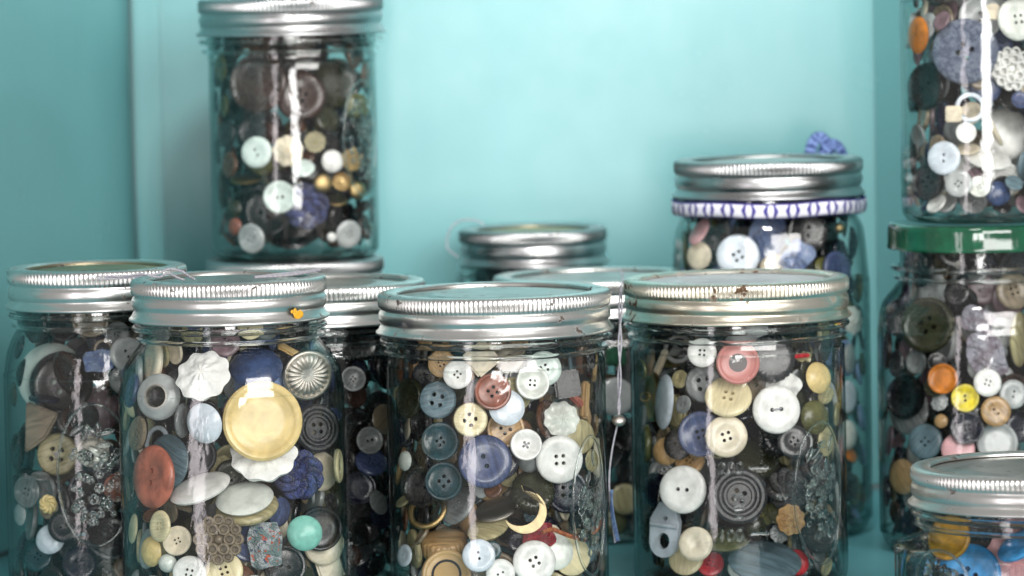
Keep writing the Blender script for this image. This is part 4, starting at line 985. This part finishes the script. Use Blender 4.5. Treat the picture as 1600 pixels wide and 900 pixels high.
# the ones that show largest become things, the rest one mass
def vis_score(f):
    jk, c, nn, r, typ, colr, i, sp = f
    w = {'A': 1, 'B': 1, 'C': 1, 'D': 1, 'J': .9, 'K': .9, 'F': .9, 'G': .6, 'E': .3, 'N': .35, 'H': .2, 'I': 0, 'S': 0}[jk]
    px, py = project(c)
    if not (-10 < px < 1610 and -10 < py < 905): return 0
    if jk == 'E' and 440 < py and px < 1310: return 0
    if jk == 'N' and px < 530: return 0
    if jk == 'H' and not 945 < px < 990: return 0
    if jk == 'J' and px > 1430 and py > 715: return 0
    return w*r*(0.35+abs(nn@FWD))/(1+i/45)
NB = sum(1 for h in HERO if h['o'].name.startswith('button') or h['o'].name.startswith('knot'))
want = 298-NB
order = sorted(range(len(fills)), key=lambda i: -vis_score(fills[i]))
single = [i for i in order[:want] if vis_score(fills[i]) > 0]; sset = set(single)
print('heroes', len(HERO), 'buttons', NB, 'fills', len(fills), 'singles', len(single))
def fmatrix(f):
    return Matrix.Translation(Vector(f[1])*MM) @ frame(f[2], f[7]).to_4x4() @ Matrix.Scale(f[3]*MM, 4)
used = set(h['o']['label'] for h in HERO)
DIRS = ['right of', 'upper right of', 'above', 'upper left of', 'left of', 'lower left of', 'below', 'lower right of']
ANCH = [h for h in HERO if h['short']]
for i in single:
    f = fills[i]; jk, c, nn, r, typ, colr = f[:6]
    nm = 'button'; o = bpy.data.objects.new(nm, T[typ]); COL.objects.link(o)
    if not T[typ].materials: T[typ].materials.append(MAT['white'])
    o.material_slots[0].link = 'OBJECT'; o.material_slots[0].material = MAT[colr]; o.matrix_world = fmatrix(f)
    px, py = project(c); size = 'small' if r < 5.5 else ('big' if r > 7.4 else '')
    cand = sorted([h for h in ANCH if h['jar'] == jk], key=lambda h: (h['px']-px)**2+(h['py']-py)**2)
    lab = None
    for extra in ('', 'next ', 'just '):
        for h in cand[:8]:
            k = int(round(math.degrees(math.atan2(-(py-h['py']), px-h['px']))/45)) % 8
            l = ' '.join(f"{size} {PAL[colr][0]} {KNAME[typ]} button {extra if extra != 'next ' else 'a little '}{DIRS[k]} {h['short']}".split())
            if l not in used and len(l.split()) <= 16: lab = l; break
        if lab: break
    used.add(lab); tag(o, lab, 'button', 'pieces kept in the jars')
# low-detail copies for the mass
def low(typ):
    seg = 20; nh = 4 if '4' in typ else (2 if '2' in typ else 0)
    return holed('mass_'+typ, {'h4': flatprof(.3), 'h2': flatprof(.28), 'h4r': rimprof(.34), 'h2r': rimprof(.32), 'd4': dishprof(.36), 'd2': dishprof(.34)}.get(typ, flatprof(.3)), nh, seg=seg, hseg=6)
LOW = {}; allv = []; allf = []; mi = []; slots = []; off = 0
for i, f in enumerate(fills):
    if i in sset: continue
    typ = f[4]
    if not typ[-1].isdigit() and typ[1:] not in ('4r', '2r'):
        me = T[typ]
    else:
        if typ not in LOW: LOW[typ] = low(typ)
        me = LOW[typ]
    M = fmatrix(f)
    allv += [tuple(M @ v.co) for v in me.vertices]
    if f[5] not in slots: slots.append(f[5])
    s = slots.index(f[5])
    for p in me.polygons: allf.append([off+k for k in p.vertices]); mi.append(s)
    off += len(me.vertices)
me = bpy.data.meshes.new('mixed_buttons'); me.from_pydata(allv, [], allf)
me.polygons.foreach_set('material_index', mi); me.polygons.foreach_set('use_smooth', [True]*len(mi)); me.set_sharp_from_angle(angle=math.radians(38))
def massmat(k):                                           # the same plastics, scaled to metres
    m = MAT[k].copy(); m.name = MAT[k].name+'_mass'
    for n in m.node_tree.nodes:
        if n.type == 'TEX_NOISE': n.inputs['Scale'].default_value *= 140
    return m
o = link('mixed_buttons', me, None, [massmat(k) for k in slots])
tag(o, 'dense mass of mixed dark and pale buttons filling the jars behind the front ones', 'buttons', kind='stuff')

# ------------------------------------------------------------------ small extras on the buttons
def child(parent, name, mesh, mat, loc=(0, 0, 0)):
    if not mesh.materials: mesh.materials.append(mat)
    c = bpy.data.objects.new(name, mesh); COL.objects.link(c); c.parent = parent; c.location = loc; return c
def find(txt): return next((h['o'] for h in HERO if txt in h['o']['label']), None)
linerm = revolve([(0.43, -0.18), (0.43, 0.22), (0.47, 0.28), (0.53, 0.27), (0.50, 0.24), (0.46, 0.2), (0.45, -0.18)], 32, 'eyelet_liner', closed=True)
o = find('hollow metal-lined'); child(o, 'eyelet_liner', linerm, M_SILVER)
pit = revolve([(0, -0.12), (0.2, -0.14), (0.43, -0.05), (0.43, -0.16), (0, -0.2)], 32, 'eyelet_back'); child(o, 'eyelet_back', pit, MAT['black'])
def stitch(parent, crosses):
    bm = bmesh.new()
    for (a, b) in crosses:
        pts = []
        for k in range(9):
            t = k/8; x = a[0]+(b[0]-a[0])*t; y = a[1]+(b[1]-a[1])*t
            pts.append((x, y, 0.09+0.10*math.sin(PI*t)**0.5))
        tube(bm, pts, 0.035, 6)
    me = finish(bm, 'stitching', 60); child(parent, 'stitching', me, M_THREAD)
h_ = 0.15
for txt in ('khaki four-hole button stitched', 'large white two-hole button in the upper', 'white four-hole button above left of the largest'):
    o = find(txt)
    if o and 'two-hole' in txt: stitch(o, [((-0.19, 0), (0.19, 0.02))])
    elif o: stitch(o, [((-h_, -h_), (h_, h_)), ((-h_, h_), (h_, -h_))])
# shank loop on the edge-on brass disc
o = find('brass-coloured disc seen edge-on at the left')
if o:
    bm = bmesh.new(); tube(bm, [(0.17*math.cos(a), 0, 0.34+0.2*math.sin(a)) for a in [2*PI*k/16 for k in range(16)]], 0.035, 6, True)
    child(o, 'shank_loop', finish(bm, 'shank_loop', 60), M_BRASS)

# ------------------------------------------------------------------ raised glass marks
def on_jar(J, px, py, rad):
    """jar-local angle and height of the pixel on the outer wall"""
    d = ray(px, py); A = CAM[:2]-J['c'][:2]; dd = d[:2]; qa = dd@dd; qb = 2*A@dd; qc = A@A-rad*rad
    t = (-qb-math.sqrt(max(0, qb*qb-4*qa*qc)))/(2*qa); P = CAM+d*t-J['c']
    return math.atan2(P[1], P[0]), P[2]
def bend(me, J, a0, z0, rad):
    """x,y (mm, flat) -> wrapped round the jar wall; z is the relief height"""
    for v in me.vertices:
        x, y, z = v.co; a = a0+x/rad; rr = rad+z
        v.co = Vector((rr*math.cos(a)*MM, rr*math.sin(a)*MM, (z0+y)*MM))
def text_mesh(s, size, rot=0):
    cu = bpy.data.curves.new('t', 'FONT'); cu.body = s; cu.size = size; cu.align_x = 'CENTER'; cu.align_y = 'CENTER'
    cu.extrude = 0.35; cu.bevel_depth = 0.16; cu.bevel_resolution = 1; cu.offset = -0.06; cu.resolution_u = 3
    o = bpy.data.objects.new('t', cu); COL.objects.link(o); dg = bpy.context.evaluated_depsgraph_get(); dg.update()
    me = bpy.data.meshes.new_from_object(o.evaluated_get(dg)); bpy.data.objects.remove(o)
    c, s_ = math.cos(rot), math.sin(rot)
    for v in me.vertices: v.co = Vector((v.co.x*c-v.co.y*s_, v.co.x*s_+v.co.y*c, v.co.z+0.42))
    return me
J = JARS['D']
for s, px, py, size, rot in (('200', 1142, 733, 6.6, 0), ('MLS', 1156, 792, 5.6, PI/2), ('100', 1142, 838, 6.6, 0)):
    a, z = on_jar(J, px, py, J['Rb']); me = text_mesh(s, size, rot); bend(me, J, a, z, J['Rb'])
    link('measuring_mark', me, J['root'], [M_THICK])
for px, py in ((1186, 731), (1188, 834)):
    a, z = on_jar(J, px, py, J['Rb']); bm = bmesh.new()
    tube(bm, [(x, 0, 0.4) for x in (-3.6, -1.8, 0, 1.8, 3.6)], 0.55, 8); me = finish(bm, 'tick', 60); bend(me, J, a, z, J['Rb'])
    link('measuring_mark', me, J['root'], [M_THICK])
a, z = on_jar(J, 1222, 776, J['Rb']); me = text_mesh('8', 6.0, PI/2); bend(me, J, a, z, J['Rb']); link('measuring_mark', me, J['root'], [M_THICK])
def medallion(J, px, py, rw, rh, seed):
    a0, z0 = on_jar(J, px, py, J['Rb']*0.985); R_ = random.Random(seed); rad = J['Rb']
    bm = bmesh.new()
    tube(bm, [(rw*math.cos(t), rh*math.sin(t), 0.12) for t in [2*PI*k/60 for k in range(60)]], 0.5, 8, True)
    for k in range(70):                                        # a heap of small fruit inside the oval
        x = R_.uniform(-0.62, 0.62)*rw; y = R_.uniform(-0.7, 0.35)*rh
        if (x/rw)**2+(y/rh)**2 > 0.55: continue
        r = R_.uniform(1.0, 1.9); q = bmesh.ops.create_uvsphere(bm, u_segments=14, v_segments=8, radius=r)
        for v in q['verts']: v.co = Vector((v.co.x+x, v.co.y+y, v.co.z*0.24+0.1))
    for k in range(9):                                         # leaves
        x = R_.uniform(-0.5, 0.5)*rw; y = R_.uniform(0.1, 0.7)*rh; t = R_.uniform(0, PI)
        q = bmesh.ops.create_uvsphere(bm, u_segments=14, v_segments=8, radius=1)
        for v in q['verts']:
            p = (v.co.x*3.4, v.co.y*1.3); v.co = Vector((p[0]*math.cos(t)-p[1]*math.sin(t)+x, p[0]*math.sin(t)+p[1]*math.cos(t)+y, v.co.z*0.4+0.1))
    me = finish(bm, 'embossed_oval', 60); bend(me, J, a0, z0, rad); return link('embossed_oval', me, J['root'], [M_THICK])
medallion(JARS['A'], 148, 742, 14.5, 27, 4)
medallion(JARS['D'], 1282, 770, 13.5, 27, 9)
medallion(JARS['F'], 566, 215, 12, 24, 5)
medallion(JARS['G'], 1470, 905, 12, 10, 6)
medallion(JARS['C'], 922, 790, 11, 26, 12)

# stain on a lid band
J = JARS['B']; bm = bmesh.new(); R_ = random.Random(2)
for k in range(14):
    q = bmesh.ops.create_uvsphere(bm, u_segments=8, v_segments=6, radius=R_.uniform(0.35, 1.1)); x = R_.gauss(0, 1.9); y = R_.gauss(0, 0.9)
    for v in q['verts']: v.co = Vector((v.co.x+x, v.co.y*1.1+y, v.co.z*0.25+0.42))
me = finish(bm, 'stain', 60); a, z = on_jar(J, 463, 490, J['R']); bend(me, J, a, z, J['R']); o = link('dried_stain', me, J['root'], [MAT['mustard']]); o['label'] = 'yellow dried stain'

# ------------------------------------------------------------------ ribbon under the lid band of the tall jar
J = JARS['E']; R = J['R']; bm = bmesh.new(); uvl = bm.loops.layers.uv.new('UVMap'); seg = 160; rows = []
prof = [(R+0.2, -16.4), (R+1.5, -16.9), (R+1.7, -18.4), (R+1.7, -20.6), (R+1.1, -22.2), (R+0.1, -22.6), (R-0.8, -19)]
for i, (r, z) in enumerate(prof): rows.append([bm.verts.new(((r+0.18*math.sin(9*2*PI*k/seg+i))*math.cos(2*PI*k/seg)*MM, (r+0.18*math.sin(9*2*PI*k/seg+i))*math.sin(2*PI*k/seg)*MM, (z+0.35*math.sin(5*2*PI*k/seg))*MM)) for k in range(seg)])
for i in range(len(prof)):
    A, B = rows[i], rows[(i+1) % len(prof)]
    for k in range(seg):
        f = bm.faces.new((A[k], A[(k+1) % seg], B[(k+1) % seg], B[k]))
        for lp, (kk, ii) in zip(f.loops, ((k, i), (k+1, i), (k+1, i+1), (k, i+1))): lp[uvl].uv = (kk/seg*28, [0, 0.04, 0.36, 0.68, 0.96, 1, 1, 1][ii])
me = finish(bm, 'ribbon', 60)
o = link('ribbon', me, None, [M_TIE]); o.location = (J['c'][0]*MM, J['c'][1]*MM, (J['H'])*MM)
tag(o, 'purple and white printed ribbon tied round the neck of the tall back jar', 'ribbon')
def ribbon_strip(pts, wdt, name, parent, mat, nrm=(0, -1, 0.25)):
    bm = bmesh.new(); uvl = bm.loops.layers.uv.new('UVMap'); P = [Vector(p) for p in pts]; n = len(P); R2 = []
    for i in range(n):
        t = (P[min(i+1, n-1)]-P[max(i-1, 0)]).normalized(); s = t.cross(Vector(nrm)).normalized(); q = t.cross(s)
        R2.append([bm.verts.new((P[i]+s*wdt*a+q*b)*MM) for a, b in ((-1, 0.3), (0, 0.7), (1, 0.3), (1, -0.3), (0, 0.1), (-1, -0.3))])
    for i in range(n-1):
        for k in range(6):
            f = bm.faces.new((R2[i][k], R2[i+1][k], R2[i+1][(k+1) % 6], R2[i][(k+1) % 6])); 
            for lp, (ii, kk) in zip(f.loops, ((i, k), (i+1, k), (i+1, k+1), (i, k+1))): lp[uvl].uv = (ii*0.34, [0, .5, 1, 1, .5, 0, 0][kk])
    bm.faces.new(R2[0][::-1]); bm.faces.new(R2[-1])
    return link(name, finish(bm, name, 60), parent, [mat])
kp = at_depth(1290, 236, J['c'][1]+J['R']+5)-np.array([J['c'][0], J['c'][1], J['H']])
kx, ky, kz = kp
def arc(w_, h_, x0, n=14, y=0): return [(kx+x0+w_*math.cos(PI*(1-k/(n-1))), ky+y+1.5*math.sin(3*k/n), kz-6+h_*math.sin(PI*k/(n-1))) for k in range(n)]
s1 = ribbon_strip(arc(4.5, 12.0, -2.5), 2.4, 'bow_loop', o, M_TIE2); s2 = ribbon_strip(arc(5.0, 9.0, 3.0, y=3.2), 2.2, 'bow_loop', o, M_TIE2, (0.2, -1, 0.4))
ribbon_strip([(kx-3+k*0.9, ky-3.8+0.25*k, kz-7+9.5*math.sin(0.2+k*0.2)) for k in range(12)], 1.8, 'bow_tail', o, M_TIE2)

# ------------------------------------------------------------------ threads
def thread(name, strands, r, mat, label, cat='thread', fuzz=False):
    bm = bmesh.new()
    for pts in strands:
        P = [Vector(p) for p in pts]; out = []
        for i in range(len(P)-1):
            p0, p1, p2, p3 = P[max(i-1, 0)], P[i], P[i+1], P[min(i+2, len(P)-1)]
            for j in range(6):
                t = j/6; out.append(0.5*((2*p1)+(-p0+p2)*t+(2*p0-5*p1+4*p2-p3)*t*t+(-p0+3*p1-3*p2+p3)*t**3)*MM)
        out.append(P[-1]*MM); tube(bm, out, r*MM, 7)
    o = link(name, finish(bm, name, 60), None, [mat]); tag(o, label, cat); return o
yb = JARS['B']['c'][1]; ya = JARS['A']['c'][1]
def pp(px, py, y): return tuple(at_depth(px, py, y))
thread('white_thread', [[pp(150, 432, yb-22), pp(196, 431, yb-23), pp(222, 428, yb-24), pp(248, 433, yb-24), pp(262, 427, yb-24), pp(278, 434, yb-26), pp(288, 437.5, yb-27)],
                        [pp(152, 436, yb-22), pp(200, 434, yb-22), pp(225, 430, yb-23), pp(246, 428, yb-23), pp(264, 420.5, yb-22), pp(284, 424, yb-22), pp(296, 432, yb-24), pp(304, 436, yb-26)]], 0.42, M_THREAD,
       'twisted white thread lying across the two left lids')
thread('white_thread', [[pp(398, 433, yb-20), pp(430, 429, yb-12), pp(470, 425, yb-2), pp(500, 421, yb+10)], [pp(398, 433.4, yb-20), pp(440, 431, yb-14), pp(476, 426.5, yb-4), pp(500, 421.6, yb+10)]], 0.5, M_THREAD,
       'pale thread lying on the right rim of the stained lid')
yh = JARS['H']['c'][1]-JARS['H']['R']-1.5
yd = JARS['D']['c'][1]-4
S1 = [(966, 420, yh+10), (972, 427, yh), (973, 440, yh-15)]; tw1 = []; tw2 = []
for k in range(13):
    t = k/12; y = 450+t*200; x = 970-3*t; a = 2.2*math.sin(t*PI*3.5)*(1 if t < 0.98 else 0)
    tw1.append(pp(x+a, y, yd-40)); tw2.append(pp(x-a, y, yd-39))
thread('hanging_thread', [[pp(*p) for p in S1]+tw1, tw2+[pp(967, 655, yd-40)], [pp(966, 658, yd-40), pp(957, 700, yd-40), pp(952, 745, yd-40), pp(954, 790, yd-40), pp(961, 848, yd-40)]], 0.36, M_THREAD,
       'twisted pale thread hanging between the centre and rust-speckled jars')
thread('blue_thread', [[pp(957, 765, yd-40.9), pp(955, 800, yd-41), pp(964, 846, yd-41)], [pp(955, 765, yd-41.9), pp(958, 800, yd-42), pp(967, 845, yd-41)]], 0.40, M_THREAD_BLUE,
       'blue thread end at the foot of the hanging thread')
bd = bpy.data.objects.new('bead', T['bead']); COL.objects.link(bd); bd.material_slots[0].link = 'OBJECT'; bd.material_slots[0].material = M_SILVER
bd.matrix_world = Matrix.Translation(Vector(pp(967, 657, yd-42))*MM) @ frame(nrm_view(10, 60)).to_4x4() @ Matrix.Scale(2.6*MM, 4)
tag(bd, 'small shiny bead knotted halfway down the hanging thread', 'bead')
yi = JARS['I']['c'][1]-6
thread('wire_loop', [[pp(757, 352, yi), pp(745, 345, yi), pp(722, 344, yi), pp(706, 354, yi+2), pp(699, 372, yi+4), pp(699, 388, yi+4), pp(708, 396, yi+2), pp(716, 402, yi)]], 0.32, M_THREAD,
       'thin wire loop sticking out left of the smallest lid', 'wire')
J = JARS['C']
def wallp(px, py, inset):
    a, z = on_jar(J, px, py, J['Rb']-1.6-inset); r = J['Rb']-1.6-inset
    return (J['c'][0]+r*math.cos(a), J['c'][1]+r*math.sin(a), z)
thread('orange_cord', [[wallp(x, y, 0.9) for x, y in ((848, 832), (862, 827), (876, 832), (892, 838), (908, 842), (922, 838), (934, 824), (938, 812))]], 0.85, M_ORANGE_CORD,
       'orange cord curving along the lower right glass of the centre jar', 'cord')
for k, v in JARS.items(): print(k, [round(float(x), 1) for x in v['c']], 'R', round(v['R'], 1), 'Rb', round(v['Rb'], 1), 'n', len(v['C']))
